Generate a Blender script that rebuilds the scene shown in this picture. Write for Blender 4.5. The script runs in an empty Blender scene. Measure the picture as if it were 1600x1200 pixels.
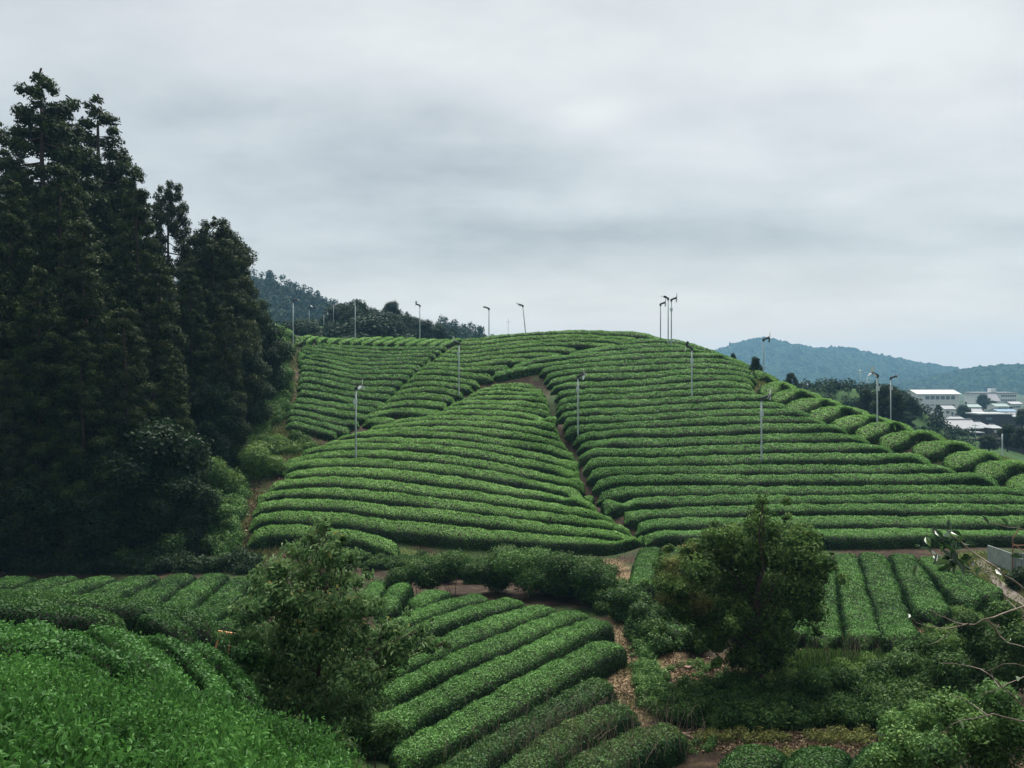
import bpy, math
import numpy as np
from mathutils import Vector

# ------------------------------------------------------------------ camera, world, light
scene = bpy.context.scene
COL = scene.collection
rng = np.random.default_rng(7)
F = 1333.33          # focal length in photo pixels
HY = 590.0           # picture row of the horizon
CX = 800.0

cam_d = bpy.data.cameras.new('camera')
cam_d.lens = 30.0; cam_d.sensor_width = 36.0
cam_d.shift_y = -10.0 / 1600.0
cam_d.clip_start = 0.1; cam_d.clip_end = 20000.0
cam = bpy.data.objects.new('camera', cam_d); COL.objects.link(cam)
cam.location = (0, 0, 0); cam.rotation_euler = (math.radians(90), 0, 0)
scene.camera = cam

SUN_EL, SUN_AZ = 60.0, 8.0     # degrees, azimuth clockwise from +Y
world = bpy.data.worlds.new('World'); scene.world = world
world.use_nodes = True
nt = world.node_tree; nt.nodes.clear()
def N(t, **k):
    n = nt.nodes.new(t)
    for a, b in k.items(): setattr(n, a, b)
    return n
L = nt.links.new
out = N('ShaderNodeOutputWorld'); addsh = N('ShaderNodeAddShader')
bg1 = N('ShaderNodeBackground'); bg2 = N('ShaderNodeBackground')
sky = N('ShaderNodeTexSky', sky_type='NISHITA'); sky.sun_disc = False
sky.sun_elevation = math.radians(SUN_EL); sky.sun_rotation = math.radians(SUN_AZ)
sky.air_density = 1.0; sky.dust_density = 4.0
L(sky.outputs[0], bg1.inputs[0]); bg1.inputs[1].default_value = 0.02
tc = N('ShaderNodeTexCoord'); sep = N('ShaderNodeSeparateXYZ')
L(tc.outputs['Generated'], sep.inputs[0])
def M(op, a, b=None, c=None, clamp=False):
    n = N('ShaderNodeMath', operation=op); n.use_clamp = clamp
    for i, v in enumerate((a, b, c)):
        if v is None: continue
        if isinstance(v, (int, float)): n.inputs[i].default_value = v
        else: L(v, n.inputs[i])
    return n.outputs[0]
zc = M('MAXIMUM', sep.outputs[2], 0.0)
den = M('ADD', zc, 0.22)
px_ = M('DIVIDE', sep.outputs[0], den); py_ = M('DIVIDE', sep.outputs[1], den)
cmb = N('ShaderNodeCombineXYZ'); L(px_, cmb.inputs[0]); L(py_, cmb.inputs[1])
cmb.inputs[2].default_value = 0.6
def noise(scale, detail, rough, sx=1, sy=1, ox=0.0):
    mp = N('ShaderNodeMapping'); mp.inputs['Scale'].default_value = (sx, sy, 1)
    mp.inputs['Location'].default_value = (ox, ox * .7, 0)
    L(cmb.outputs[0], mp.inputs[0])
    n = N('ShaderNodeTexNoise'); n.inputs['Scale'].default_value = scale
    n.inputs['Detail'].default_value = detail; n.inputs['Roughness'].default_value = rough
    L(mp.outputs[0], n.inputs['Vector']); return n.outputs['Fac']
n1 = noise(0.75, 5, .5, 0.9, 1.25, 3.1)
n2 = noise(2.0, 4, .5, 0.7, 1.3, 8.4)
# direction toward the thin bright patch in the cloud, and the generally brighter right hand side
def glow(px, py, sharp):
    d = Vector(((px - CX) / F, 1.0, (HY - py) / F)).normalized()
    vm = N('ShaderNodeVectorMath', operation='DOT_PRODUCT')
    nrm = N('ShaderNodeVectorMath', operation='NORMALIZE'); L(tc.outputs['Generated'], nrm.inputs[0])
    L(nrm.outputs[0], vm.inputs[0]); vm.inputs[1].default_value = d
    return M('POWER', M('MAXIMUM', vm.outputs['Value'], 0.0), sharp)
yy = M('MAXIMUM', sep.outputs[1], 0.12)
U = M('ADD', M('DIVIDE', sep.outputs[0], yy), M('MULTIPLY', M('SUBTRACT', n2, .5), .16))
Vv = M('ADD', M('DIVIDE', sep.outputs[2], yy), M('MULTIPLY', M('SUBTRACT', n1, .5), .10))
base = M('ADD', M('MULTIPLY', M('SUBTRACT', n1, .5), 1.5), M('MULTIPLY', M('SUBTRACT', n2, .5), .9))
n3 = noise(4.5, 7, .62, 1.0, .9, 4.7)
base = M('ADD', base, M('MULTIPLY', M('SUBTRACT', n3, .5), .45))
base = M('ADD', base, 0.50)
# thick and thin places in the cloud deck: (column, row, half width, half height, amount)
for a_, b_, sa, sb, am in [(950, 190, 38, 26, .22), (955, 180, 150, 70, .14), (840, 322, 110, 16, .14), (1500, 60, 420, 190, .30), (1380, 500, 420, 60, .30), (900, 585, 3000, 38, .45), (640, 70, 260, 50, .12),
                           (560, 300, 330, 60, -.10), (1080, 392, 380, 24, -.13), (620, 395, 260, 26, -.10), (160, 240, 260, 170, -.20), (700, 180, 200, 40, -.06), (1200, 150, 120, 40, -.08), (480, 480, 300, 40, .06)]:
    du = M('DIVIDE', M('SUBTRACT', U, (a_ - CX) / F), sa / F); dv = M('DIVIDE', M('SUBTRACT', Vv, (HY - b_) / F), sb / F)
    q_ = M('ADD', M('MULTIPLY', du, du), M('MULTIPLY', dv, dv))
    base = M('ADD', base, M('MULTIPLY', M('EXPONENT', M('MULTIPLY', q_, -.5)), am))
base = M('ADD', base, 0.0, clamp=True)
ramp = N('ShaderNodeValToRGB'); L(base, ramp.inputs[0])
cr = ramp.color_ramp
cr.elements[0].position = 0.10; cr.elements[0].color = (0.50, 0.555, 0.565, 1)
cr.elements[1].position = 0.95; cr.elements[1].color = (1.12, 1.14, 1.09, 1)
e = cr.elements.new(0.45); e.color = (0.79, 0.835, 0.825, 1)
wm = N('ShaderNodeMix', data_type='RGBA'); wv_ = M('DIVIDE', Vv, .085)
L(M('MULTIPLY', M('EXPONENT', M('MULTIPLY', M('MULTIPLY', wv_, wv_), -1.0)), .85), wm.inputs[0])
L(ramp.outputs[0], wm.inputs[6]); wm.inputs[7].default_value = (1.42, 1.16, .98, 1)
L(wm.outputs[2], bg2.inputs[0]); bg2.inputs[1].default_value = 0.37
L(bg1.outputs[0], addsh.inputs[0]); L(bg2.outputs[0], addsh.inputs[1]); L(addsh.outputs[0], out.inputs[0])

sun_d = bpy.data.lights.new('sun', 'SUN'); sun_d.energy = 5.0; sun_d.angle = math.radians(40)
sun_d.color = (1.0, 0.96, 0.90)
sun = bpy.data.objects.new('sun', sun_d); COL.objects.link(sun)
ce, se = math.cos(math.radians(SUN_EL)), math.sin(math.radians(SUN_EL))
sdir = Vector((math.sin(math.radians(SUN_AZ)) * ce, math.cos(math.radians(SUN_AZ)) * ce, se))
sun.rotation_euler = (-sdir).to_track_quat('-Z', 'Y').to_euler()
scene.view_settings.view_transform = 'Standard'; scene.view_settings.look = 'None'
scene.view_settings.exposure = 0.70; scene.view_settings.gamma = 1.0
scene.render.engine = 'CYCLES'
scene.cycles.max_bounces = 5; scene.cycles.diffuse_bounces = 4; scene.cycles.transmission_bounces = 3
scene.cycles.volume_bounces = 1; scene.cycles.use_denoising = True

# ------------------------------------------------------------------ materials
def newmat(name):
    m = bpy.data.materials.new(name); m.use_nodes = True
    m.node_tree.nodes.clear(); return m, m.node_tree
def c4(c): return (c[0], c[1], c[2], 1.0)

def leaf_mat(name, stops, trans=0.28, rough=0.6, spec=0.14):
    """stops: (position, colour) along the per leaf tint: dark leaves to bright ones"""
    m, t = newmat(name); n = t.nodes.new; l = t.links.new
    o = n('ShaderNodeOutputMaterial'); mx = n('ShaderNodeMixShader')
    p = n('ShaderNodeBsdfPrincipled'); tr = n('ShaderNodeBsdfTranslucent')
    at = n('ShaderNodeAttribute'); at.attribute_name = 'tint'
    r = n('ShaderNodeValToRGB'); el = r.color_ramp.elements
    el[0].position = stops[0][0]; el[0].color = c4(stops[0][1])
    el[1].position = stops[-1][0]; el[1].color = c4(stops[-1][1])
    for q, c in stops[1:-1]: z = el.new(q); z.color = c4(c)
    l(at.outputs['Fac'], r.inputs[0]); l(r.outputs[0], p.inputs['Base Color']); l(r.outputs[0], tr.inputs[0])
    p.inputs['Roughness'].default_value = rough; p.inputs['Specular IOR Level'].default_value = spec
    mx.inputs[0].default_value = trans
    l(p.outputs[0], mx.inputs[1]); l(tr.outputs[0], mx.inputs[2]); l(mx.outputs[0], o.inputs[0])
    return m

def noise_mat(name, cols, scale=1.0, detail=6, rough=0.9, bump=0.3, scale2=None, spec=0.2, bdist=0.05):
    m, t = newmat(name); n = t.nodes.new; l = t.links.new
    o = n('ShaderNodeOutputMaterial'); p = n('ShaderNodeBsdfPrincipled')
    g = n('ShaderNodeNewGeometry'); nz = n('ShaderNodeTexNoise')
    l(g.outputs['Position'], nz.inputs['Vector'])
    nz.inputs['Scale'].default_value = scale; nz.inputs['Detail'].default_value = detail
    nz.inputs['Roughness'].default_value = 0.65
    r = n('ShaderNodeValToRGB'); el = r.color_ramp.elements
    k = len(cols)
    el[0].position = 0.3; el[0].color = c4(cols[0]); el[1].position = 0.7; el[1].color = c4(cols[-1])
    for i in range(1, k - 1): z = el.new(0.3 + 0.4 * i / (k - 1)); z.color = c4(cols[i])
    l(nz.outputs['Fac'], r.inputs[0]); l(r.outputs[0], p.inputs['Base Color'])
    p.inputs['Roughness'].default_value = rough; p.inputs['Specular IOR Level'].default_value = spec
    if bump:
        n2 = n('ShaderNodeTexNoise'); l(g.outputs['Position'], n2.inputs['Vector'])
        n2.inputs['Scale'].default_value = scale2 or scale * 4; n2.inputs['Detail'].default_value = 8
        b = n('ShaderNodeBump'); b.inputs['Strength'].default_value = bump; b.inputs['Distance'].default_value = bdist
        l(n2.outputs['Fac'], b.inputs['Height']); l(b.outputs[0], p.inputs['Normal'])
    l(p.outputs[0], o.inputs[0]); return m

def plain(name, c, rough=0.6, metal=0.0, var=0.15, scale=3.0):
    return noise_mat(name, [tuple(x * (1 - var) for x in c), tuple(min(1, x * (1 + var)) for x in c)], scale, 4, rough, 0.0)

MT = {}
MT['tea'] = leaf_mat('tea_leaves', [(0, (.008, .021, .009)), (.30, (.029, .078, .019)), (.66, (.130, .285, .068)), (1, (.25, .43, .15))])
MT['tea_light'] = leaf_mat('tea_leaves_lit_flush', [(0, (.008, .022, .009)), (.30, (.034, .088, .020)), (.66, (.155, .320, .070)), (1, (.29, .48, .16))])  # brighter copy of tea: some new flush, mostly the fields' stronger light painted in
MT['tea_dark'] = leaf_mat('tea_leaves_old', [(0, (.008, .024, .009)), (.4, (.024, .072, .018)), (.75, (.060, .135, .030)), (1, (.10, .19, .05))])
MT['tea_near'] = leaf_mat('tea_leaves_close', [(0, (.009, .028, .010)), (.35, (.032, .098, .022)), (.7, (.095, .245, .052)), (1, (.22, .41, .13))], .3, .55, .18)
MT['tea_dry'] = leaf_mat('tea_leaves_weedy', [(0, (.014, .034, .012)), (.4, (.036, .092, .026)), (.75, (.085, .155, .042)), (.92, (.15, .19, .06)), (1, (.26, .19, .11))])
MT['twig'] = noise_mat('hedge_twigs', [(.012, .008, .010), (.03, .022, .020)], 14, 4, .9, .6, 30)
MT['cedar'] = leaf_mat('cedar_foliage', [(0, (.009, .014, .005)), (.4, (.027, .047, .012)), (.75, (.058, .092, .021)), (1, (.10, .13, .04))], .18, .65, .1)
MT['cedar_warm'] = leaf_mat('cedar_foliage_olive', [(0, (.009, .014, .006)), (.4, (.030, .048, .014)), (.75, (.068, .090, .026)), (1, (.12, .11, .045))], .18, .65, .1)
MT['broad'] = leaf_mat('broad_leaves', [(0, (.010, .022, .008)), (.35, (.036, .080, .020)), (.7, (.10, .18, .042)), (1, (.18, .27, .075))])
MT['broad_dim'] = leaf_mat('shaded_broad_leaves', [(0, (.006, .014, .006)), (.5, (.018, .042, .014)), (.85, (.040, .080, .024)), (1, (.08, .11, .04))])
MT['olive'] = leaf_mat('olive_leaves', [(0, (.013, .030, .012)), (.3, (.046, .105, .034)), (.62, (.115, .215, .070)), (.94, (.23, .33, .14)), (1, (.44, .34, .10))], .32, .5, .2)
MT['bush'] = leaf_mat('bush_leaves', [(0, (.009, .022, .007)), (.4, (.030, .074, .017)), (.75, (.080, .155, .034)), (1, (.15, .24, .07))])
MT['fresh'] = leaf_mat('fresh_leaves', [(0, (.018, .045, .014)), (.4, (.060, .14, .034)), (.75, (.14, .25, .065)), (1, (.22, .32, .10))])
MT['bamboo'] = leaf_mat('bamboo_grass_leaves', [(0, (.020, .050, .012)), (.35, (.065, .135, .028)), (.7, (.14, .24, .055)), (1, (.24, .31, .09))])
MT['grass'] = leaf_mat('grass_blades', [(0, (.03, .06, .016)), (.5, (.09, .14, .035)), (.8, (.20, .22, .07)), (1, (.36, .30, .15))], .3, .6, .2)
MT['far'] = leaf_mat('far_tree_leaves', [(0, (.008, .018, .008)), (.5, (.020, .042, .018)), (.85, (.036, .068, .028)), (1, (.06, .085, .04))], .15, .65, .08)
MT['twiggy'] = leaf_mat('yellowing_leaves', [(0, (.05, .045, .02)), (.35, (.10, .12, .035)), (.7, (.20, .22, .06)), (1, (.42, .34, .10))])
MT['bigleaf'] = leaf_mat('glossy_leaves', [(0, (.012, .035, .014)), (.6, (.035, .085, .03)), (1, (.10, .16, .06))], .25, .22, .7)
MT['bark'] = noise_mat('bark', [(.035, .024, .020), (.085, .062, .050)], 6, 6, .9, .6, 20)
MT['pale_bark'] = noise_mat('pale_bark', [(.12, .095, .075), (.26, .22, .18)], 30, 6, .8, .4, 90, bdist=.004)
MT['steel'] = noise_mat('galvanised_steel', [(.42, .50, .52), (.56, .64, .66)], 3, 4, .5, 0, spec=.4)
MT['dark_steel'] = plain('dark_fan_casing', (.05, .055, .06), .5)
MT['white_blade'] = plain('white_fan_blade', (.72, .74, .74), .4, var=.05)
MT['straw'] = noise_mat('straw_path', [(.16, .115, .065), (.30, .215, .125), (.20, .21, .08)], 1.3, 8, .95, .8, 18)

# ground: soil, dry litter and patches of low green growth
m, t = newmat('soil_and_litter'); n = t.nodes.new; l = t.links.new
o = n('ShaderNodeOutputMaterial'); p = n('ShaderNodeBsdfPrincipled'); g = n('ShaderNodeNewGeometry')
def nz(s, d, r=.6):
    q = n('ShaderNodeTexNoise'); q.inputs['Scale'].default_value = s; q.inputs['Detail'].default_value = d
    q.inputs['Roughness'].default_value = r; l(g.outputs['Position'], q.inputs['Vector']); return q.outputs['Fac']
def rp(fac, *st):
    q = n('ShaderNodeValToRGB'); el = q.color_ramp.elements
    el[0].position = st[0][0]; el[0].color = c4(st[0][1]); el[1].position = st[-1][0]; el[1].color = c4(st[-1][1])
    for a, b in st[1:-1]: z = el.new(a); z.color = c4(b)
    l(fac, q.inputs[0]); return q.outputs[0]
soil = rp(nz(1.7, 9, .7), (.3, (.012, .008, .006)), (.52, (.034, .022, .014)), (.70, (.085, .058, .034)), (.85, (.20, .145, .085)))
green = rp(nz(3.5, 8), (.3, (.012, .026, .009)), (.7, (.045, .068, .02)))
mask = rp(nz(.16, 6), (.52, (0, 0, 0)), (.60, (1, 1, 1)))
mixc = n('ShaderNodeMix'); mixc.data_type = 'RGBA'
l(mask, mixc.inputs[0]); l(soil, mixc.inputs[6]); l(green, mixc.inputs[7])
def attr_mask(nm, lo, hi):
    a_ = n('ShaderNodeAttribute'); a_.attribute_name = nm
    ad = n('ShaderNodeMath'); ad.operation = 'ADD'; l(a_.outputs['Fac'], ad.inputs[0]); l(nz(2.2, 7, .65), ad.inputs[1])
    q = n('ShaderNodeMapRange'); q.inputs[1].default_value = lo; q.inputs[2].default_value = hi; l(ad.outputs[0], q.inputs[0]); return q.outputs[0]
straw = rp(nz(9, 9, .75), (.30, (.04, .028, .016)), (.46, (.12, .085, .048)), (.62, (.23, .17, .095)), (.76, (.38, .30, .17)))
m1_ = n('ShaderNodeMix'); m1_.data_type = 'RGBA'; l(attr_mask('litter', .85, 1.25), m1_.inputs[0]); l(mixc.outputs[2], m1_.inputs[6]); l(straw, m1_.inputs[7])
lush = rp(nz(6, 8), (.3, (.03, .05, .015)), (.55, (.085, .11, .032)), (.75, (.19, .18, .07)))
m2_ = n('ShaderNodeMix'); m2_.data_type = 'RGBA'; l(attr_mask('verge', .85, 1.2), m2_.inputs[0]); l(m1_.outputs[2], m2_.inputs[6]); l(lush, m2_.inputs[7])
mixc = m2_
# far valley: fields and scrub
sp = n('ShaderNodeSeparateXYZ'); l(g.outputs['Position'], sp.inputs[0])
mr = n('ShaderNodeMapRange'); mr.inputs[1].default_value = 95; mr.inputs[2].default_value = 150; l(sp.outputs[1], mr.inputs[0])
field = rp(nz(.03, 5), (.35, (.012, .028, .012)), (.5, (.028, .050, .022)), (.65, (.07, .08, .045)))
mixd = n('ShaderNodeMix'); mixd.data_type = 'RGBA'
l(mr.outputs[0], mixd.inputs[0]); l(mixc.outputs[2], mixd.inputs[6]); l(field, mixd.inputs[7])
l(mixd.outputs[2], p.inputs['Base Color']); p.inputs['Roughness'].default_value = .95
p.inputs['Specular IOR Level'].default_value = .15
b = n('ShaderNodeBump'); b.inputs['Strength'].default_value = .9; b.inputs['Distance'].default_value = .08
l(nz(7, 9, .7), b.inputs['Height']); l(b.outputs[0], p.inputs['Normal']); l(p.outputs[0], o.inputs[0])
MT['ground'] = m

# ------------------------------------------------------------------ object helpers
def tag(o, label=None, cat=None, group=None, kind=None):
    if label: o['label'] = label
    if cat: o['category'] = cat
    if group: o['group'] = group
    if kind: o['kind'] = kind
    return o
def empty(name, loc, label=None, cat=None, group=None, rz=0.0):
    o = bpy.data.objects.new(name, None); COL.objects.link(o)
    o.location = loc; o.rotation_euler = (0, 0, rz); o.empty_display_size = .3
    return tag(o, label, cat, group)
def mesh(name, V, Q, mats, tint=None, midx=None, smooth=False):
    V = np.asarray(V, np.float32).reshape(-1, 3); Q = np.asarray(Q, np.int32).reshape(-1, 4)
    me = bpy.data.meshes.new(name)
    me.vertices.add(len(V)); me.vertices.foreach_set('co', V.ravel())
    me.loops.add(Q.size); me.loops.foreach_set('vertex_index', Q.ravel())
    me.polygons.add(len(Q)); me.polygons.foreach_set('loop_start', np.arange(0, Q.size, 4, dtype=np.int32))
    for mm in (mats if isinstance(mats, (list, tuple)) else [mats]): me.materials.append(mm)
    if midx is not None: me.polygons.foreach_set('material_index', np.asarray(midx, np.int32))
    if smooth is not False:
        sm = np.ones(len(Q), bool) if smooth is True else np.asarray(smooth, bool)
        me.polygons.foreach_set('use_smooth', sm)
    else: me.polygons.foreach_set('use_smooth', np.zeros(len(Q), bool))
    if tint is not None:
        a = me.attributes.new('tint', 'FLOAT', 'FACE'); a.data.foreach_set('value', np.asarray(tint, np.float32))
    me.update(calc_edges=True)
    return me
def link(name, me, parent=None, loc=None):
    o = bpy.data.objects.new(name, me); COL.objects.link(o)
    if parent is not None: o.parent = parent
    if loc is not None: o.location = loc
    return o
class MB:
    """collects quads (and triangles as fans of quads) into one mesh"""
    def __init__(s): s.V = []; s.Q = []; s.n = 0
    def add(s, V, Q):
        V = np.asarray(V, float).reshape(-1, 3); Q = np.asarray(Q, int).reshape(-1, 4)
        s.V.append(V); s.Q.append(Q + s.n); s.n += len(V)
    def box(s, a, b, rz=0.0, c=(0, 0)):
        x0, y0, z0 = a; x1, y1, z1 = b
        P = np.array([(x, y, z) for z in (z0, z1) for x, y in ((x0, y0), (x1, y0), (x1, y1), (x0, y1))], float)
        if rz:
            cs, sn = math.cos(rz), math.sin(rz); X = P[:, 0] - c[0]; Y = P[:, 1] - c[1]
            P[:, 0] = c[0] + X * cs - Y * sn; P[:, 1] = c[1] + X * sn + Y * cs
        s.add(P, [(3, 2, 1, 0), (4, 5, 6, 7), (0, 1, 5, 4), (1, 2, 6, 5), (2, 3, 7, 6), (3, 0, 4, 7)])
    def tube(s, pts, rad, k=7):
        pts = np.asarray(pts, float); m_ = len(pts); rad = np.broadcast_to(rad, (m_,)).astype(float)
        T = np.gradient(pts, axis=0); T /= np.linalg.norm(T, axis=1)[:, None] + 1e-9
        up = np.array([0.31, 0.17, 0.93]); A = np.cross(T, up); A /= np.linalg.norm(A, axis=1)[:, None] + 1e-9
        B = np.cross(T, A); th = np.linspace(0, 2 * math.pi, k, endpoint=False)
        R = pts[:, None] + rad[:, None, None] * (np.cos(th)[None, :, None] * A[:, None] + np.sin(th)[None, :, None] * B[:, None])
        V = np.vstack([R.reshape(-1, 3), pts[-1:]])
        Q = [(i * k + j, i * k + (j + 1) % k, (i + 1) * k + (j + 1) % k, (i + 1) * k + j) for i in range(m_ - 1) for j in range(k)]
        e0 = (m_ - 1) * k
        for j in range(0, k - 1, 2): Q.append((e0 + j, e0 + j + 1, e0 + (j + 2) % k, m_ * k))
        s.add(V, Q)
    def build(s, name, mat, parent=None, smooth=False, tint=None):
        V = np.vstack(s.V); Q = np.vstack(s.Q)
        return link(name, mesh(name, V, Q, mat, tint, smooth=smooth), parent)

def unit(v): return v / (np.linalg.norm(v, axis=-1, keepdims=True) + 1e-9)
def leaves(P, Nn, size, wr=.6, r=rng, droop=0.0, hexa=False, axis=None, spread=.9):
    """quads for leaves at P whose faces look roughly along Nn"""
    n = len(P); Nn = unit(Nn + r.normal(0, spread * .6, (n, 3)))
    a = r.normal(0, 1, (n, 3)) if axis is None else axis + r.normal(0, .45, (n, 3))
    a[:, 2] -= droop
    a = unit(a - (a * Nn).sum(1)[:, None] * Nn); c = np.cross(Nn, a)
    s = (size * r.uniform(.65, 1.35, n))[:, None]
    if not hexa:
        V = np.stack([P - a * s * .5, P + c * s * wr * .5, P + a * s * .5, P - c * s * wr * .5], 1).reshape(-1, 3)
        Q = np.arange(4 * n).reshape(-1, 4); return V, Q, 1
    w = s * wr * .5; up = Nn * s * .10
    tip = P + a * s * .5 - Nn * s * .10
    V = np.stack([P - a * s * .5, P - a * s * .15 + c * w + up, P + a * s * .22 + c * w * .8 + up, tip,
                  P + a * s * .22 - c * w * .8 + up, P - a * s * .15 - c * w + up], 1).reshape(-1, 3)
    k = np.arange(n)[:, None] * 6
    Q = np.stack([k + np.array([0, 1, 2, 3]), k + np.array([0, 3, 4, 5])], 1).reshape(-1, 4)
    return V, Q, 2

# ------------------------------------------------------------------ terrain
def W(px, py, Y, h=0.0):
    """point that shows at photo pixel (px, py) when it stands Y metres ahead, lowered by h"""
    return ((px - CX) / F * Y, Y, (HY - py) / F * Y - h)
H8 = .82
cp = []
def C(h, *pts):
    for a in pts: cp.append(W(a[0], a[1], a[2], h))
# our own hillside with the near tea bushes
C(H8, (0, 1200, 4.6), (0, 1100, 6.6), (0, 1042, 9.3), (-150, 1035, 9.5), (-150, 1100, 7), (200, 1200, 5.3), (200, 1110, 7.6), (400, 1200, 7), (400, 1135, 9), (600, 1200, 9.3))
C(H8, (0, 968, 19), (150, 985, 18), (300, 1000, 20), (350, 1085, 15.5), (250, 1045, 15), (390, 1060, 18))
C(H8, (0, 928, 31), (200, 940, 29), (350, 965, 27))
C(H8, (0, 905, 44), (200, 900, 46), (380, 897, 47), (60, 925, 39), (250, 945, 37), (360, 975, 33))
cp += [(0, 0, -1.8), (-10, 0, -1.4), (-10, 3, -2.2), (5, 3, -3.4), (0, 5, -3.6), (10, 0, -3), (3, 10, -6.6), (0, 10.5, -5.9), (6, 9, -6.4), (0, 15, -8.8), (3, 16, -9.3),
       (8, 14, -8.6), (14, 14, -8.2), (-4.5, 20, -8.5), (-1, 20, -10.3), (14, 22, -9.9), (20, 25, -9.6), (-20, 5, -3), (-20, 14, -6.0), (-30, 30, -8.6), (0, -8, -.5), (20, 5, -5)]
# lower valley plots
C(H8, (600, 1180, 23), (760, 1190, 22.3), (900, 1190, 22.4), (1040, 1150, 24.6), (800, 1050, 29.6), (640, 1060, 28.6), (950, 960, 36.6), (850, 950, 38), (700, 925, 41), (600, 930, 40))
C(0, (1000, 1060, 31), (960, 890, 49), (700, 875, 54.5), (1050, 1050, 31.6), (1100, 1080, 29.6), (1180, 1075, 30), (560, 880, 53), (880, 878, 53))
C(H8, (1012, 858, 48), (1000, 920, 40), (1240, 870, 46), (1330, 866, 46), (1450, 868, 46), (1350, 985, 34.2), (1240, 985, 34.4), (1460, 960, 36), (1550, 930, 38.5))
C(0, (1250, 1025, 32), (1450, 1015, 31), (1150, 1150, 26), (1300, 1150, 25.6), (1200, 1195, 23.8), (1560, 880, 44), (1600, 860, 48), (1600, 980, 32))
# foot of the forest, left bank
C(0, (380, 872, 55), (388, 835, 57), (395, 775, 65), (430, 715, 75), (448, 680, 81), (452, 650, 85), (461, 600, 95), (458, 550, 104), (445, 520, 111), (420, 510, 113), (350, 875, 53), (200, 885, 53), (0, 885, 52))
cp += [(-27, 62, -8.5), (-30, 75, -4.5), (-40, 62, -8), (-55, 62, -6), (-45, 80, -1.5), (-42, 95, 4), (-60, 95, 5), (-42, 112, 9), (-60, 120, 11), (-75, 75, 2), (-45, 52, -10.5), (-70, 50, -8)]
# convex middle field
C(H8, (400, 806, 58), (470, 801, 57.6), (550, 808, 57.3), (700, 823, 57), (850, 838, 56.3), (1000, 851, 55.2), (445, 738, 68), (557, 733, 66), (720, 748, 65), (820, 766, 64), (935, 795, 62.5),
  (470, 704, 74.5), (557, 695, 73), (640, 695, 72), (760, 707, 71), (905, 740, 69), (545, 676, 79), (700, 666, 77.5), (888, 693, 75.5), (680, 644, 83), (760, 641, 82.5), (867, 655, 81.5), (764, 601, 93.2), (836, 601, 92.8))
# upper middle field
C(H8, (590, 651, 84.5), (660, 640, 86.2), (700, 629, 88), (700, 605, 92.3), (690, 580, 96.5), (720, 563, 100.5), (720, 537, 108), (720, 528, 113), (780, 555, 101.5), (780, 536, 107), (850, 553, 101), (850, 529, 107), (850, 517, 112), (950, 524, 107), (950, 517, 111))
# upper left field
C(H8, (480, 660, 82.5), (530, 667, 82.5), (458, 621, 90.5), (530, 632, 89), (584, 638, 88), (468, 581, 97.5), (567, 596, 95.5), (627, 594, 95), (467, 551, 105), (552, 567, 102.5), (655, 566, 101), (500, 537, 111), (590, 542, 109.5), (694, 540, 108), (470, 523, 121), (600, 524, 121), (700, 528, 119))
# right field
C(H8, (1010, 832, 54.4), (1150, 829, 53.3), (1300, 829, 52.8), (1600, 832, 52), (1700, 833, 52), (932, 772, 61.5), (1180, 760, 60.3), (1400, 759, 59.8), (1600, 767, 59.3), (908, 709, 69), (1000, 701, 68.5), (1190, 695, 67.5), (1390, 698, 67),
  (880, 655, 77), (1000, 650, 76), (1120, 642, 75), (1260, 645, 74.3), (867, 614, 85), (1000, 605, 83.5), (1120, 597.5, 82.5), (1178, 604, 82.3), (842, 577, 95), (1000, 563, 91.3), (1120, 561, 90), (1165, 569, 89.5), (1000, 539, 98.5), (1050, 537, 97.5), (1095, 547, 96.5))
# mounded ridge at the right
C(H8, (1192, 578, 91), (1218, 593, 88), (1255, 606, 85), (1290, 618, 82), (1320, 631, 79), (1365, 645, 76), (1395, 656, 74), (1450, 669, 71), (1487, 686, 68.5), (1532, 701, 66), (1570, 716, 64), (1600, 744, 61.5))
C(H8, (1000, 520, 109), (1020, 523, 107.5), (1042, 531, 104), (1066, 532, 101.5), (1117, 549, 98), (1160, 565, 93.5))
cp += [(42, 72, -7.6), (50, 78, -9.5), (38, 90, -6.2), (30, 105, -4), (15, 112, 2), (0, 125, 4), (15, 125, -3), (-15, 130, 4.5), (-30, 135, 6), (0, 140, 0), (50, 100, -13), (70, 80, -15), (60, 60, -10), (75, 50, -12), (60, 130, -18),
       (20, 150, -10), (-20, 150, 1), (-60, 150, 8), (60, 30, -9), (40, 35, -9.2), (90, 150, -21), (100, 60, -18), (-100, 60, 5), (-100, 120, 14), (-90, 20, -3), (60, 0, -5), (-60, 0, -2), (100, 20, -10), (-60, 35, -8.5)]
cp = np.array(cp); S_ = 40.0
def tps_k(r2): return .5 * r2 * np.log(r2 + 1e-12)
P2 = cp[:, :2] / S_; nP = len(cp)
K = tps_k(((P2[:, None] - P2[None]) ** 2).sum(2)) + np.eye(nP) * 2.5e-4
A_ = np.zeros((nP + 3, nP + 3)); A_[:nP, :nP] = K
PP = np.hstack([np.ones((nP, 1)), P2]); A_[:nP, nP:] = PP; A_[nP:, :nP] = PP.T
sol = np.linalg.solve(A_, np.concatenate([cp[:, 2], np.zeros(3)]))
def tps(x, y):
    x = np.asarray(x, float); y = np.asarray(y, float); sh = x.shape
    q = np.stack([x.ravel(), y.ravel()], 1) / S_; o_ = np.empty(len(q))
    for i in range(0, len(q), 20000):
        b_ = q[i:i + 20000]; o_[i:i + 20000] = tps_k(((b_[:, None] - P2[None]) ** 2).sum(2)) @ sol[:nP] + sol[nP] + b_ @ sol[nP + 1:]
    return o_.reshape(sh)
def smooth01(t_): t_ = np.clip(t_, 0, 1); return t_ * t_ * (3 - 2 * t_)
GX = np.arange(-110, 110.1, .5); GY = np.arange(-12, 160.1, .5)
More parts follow.
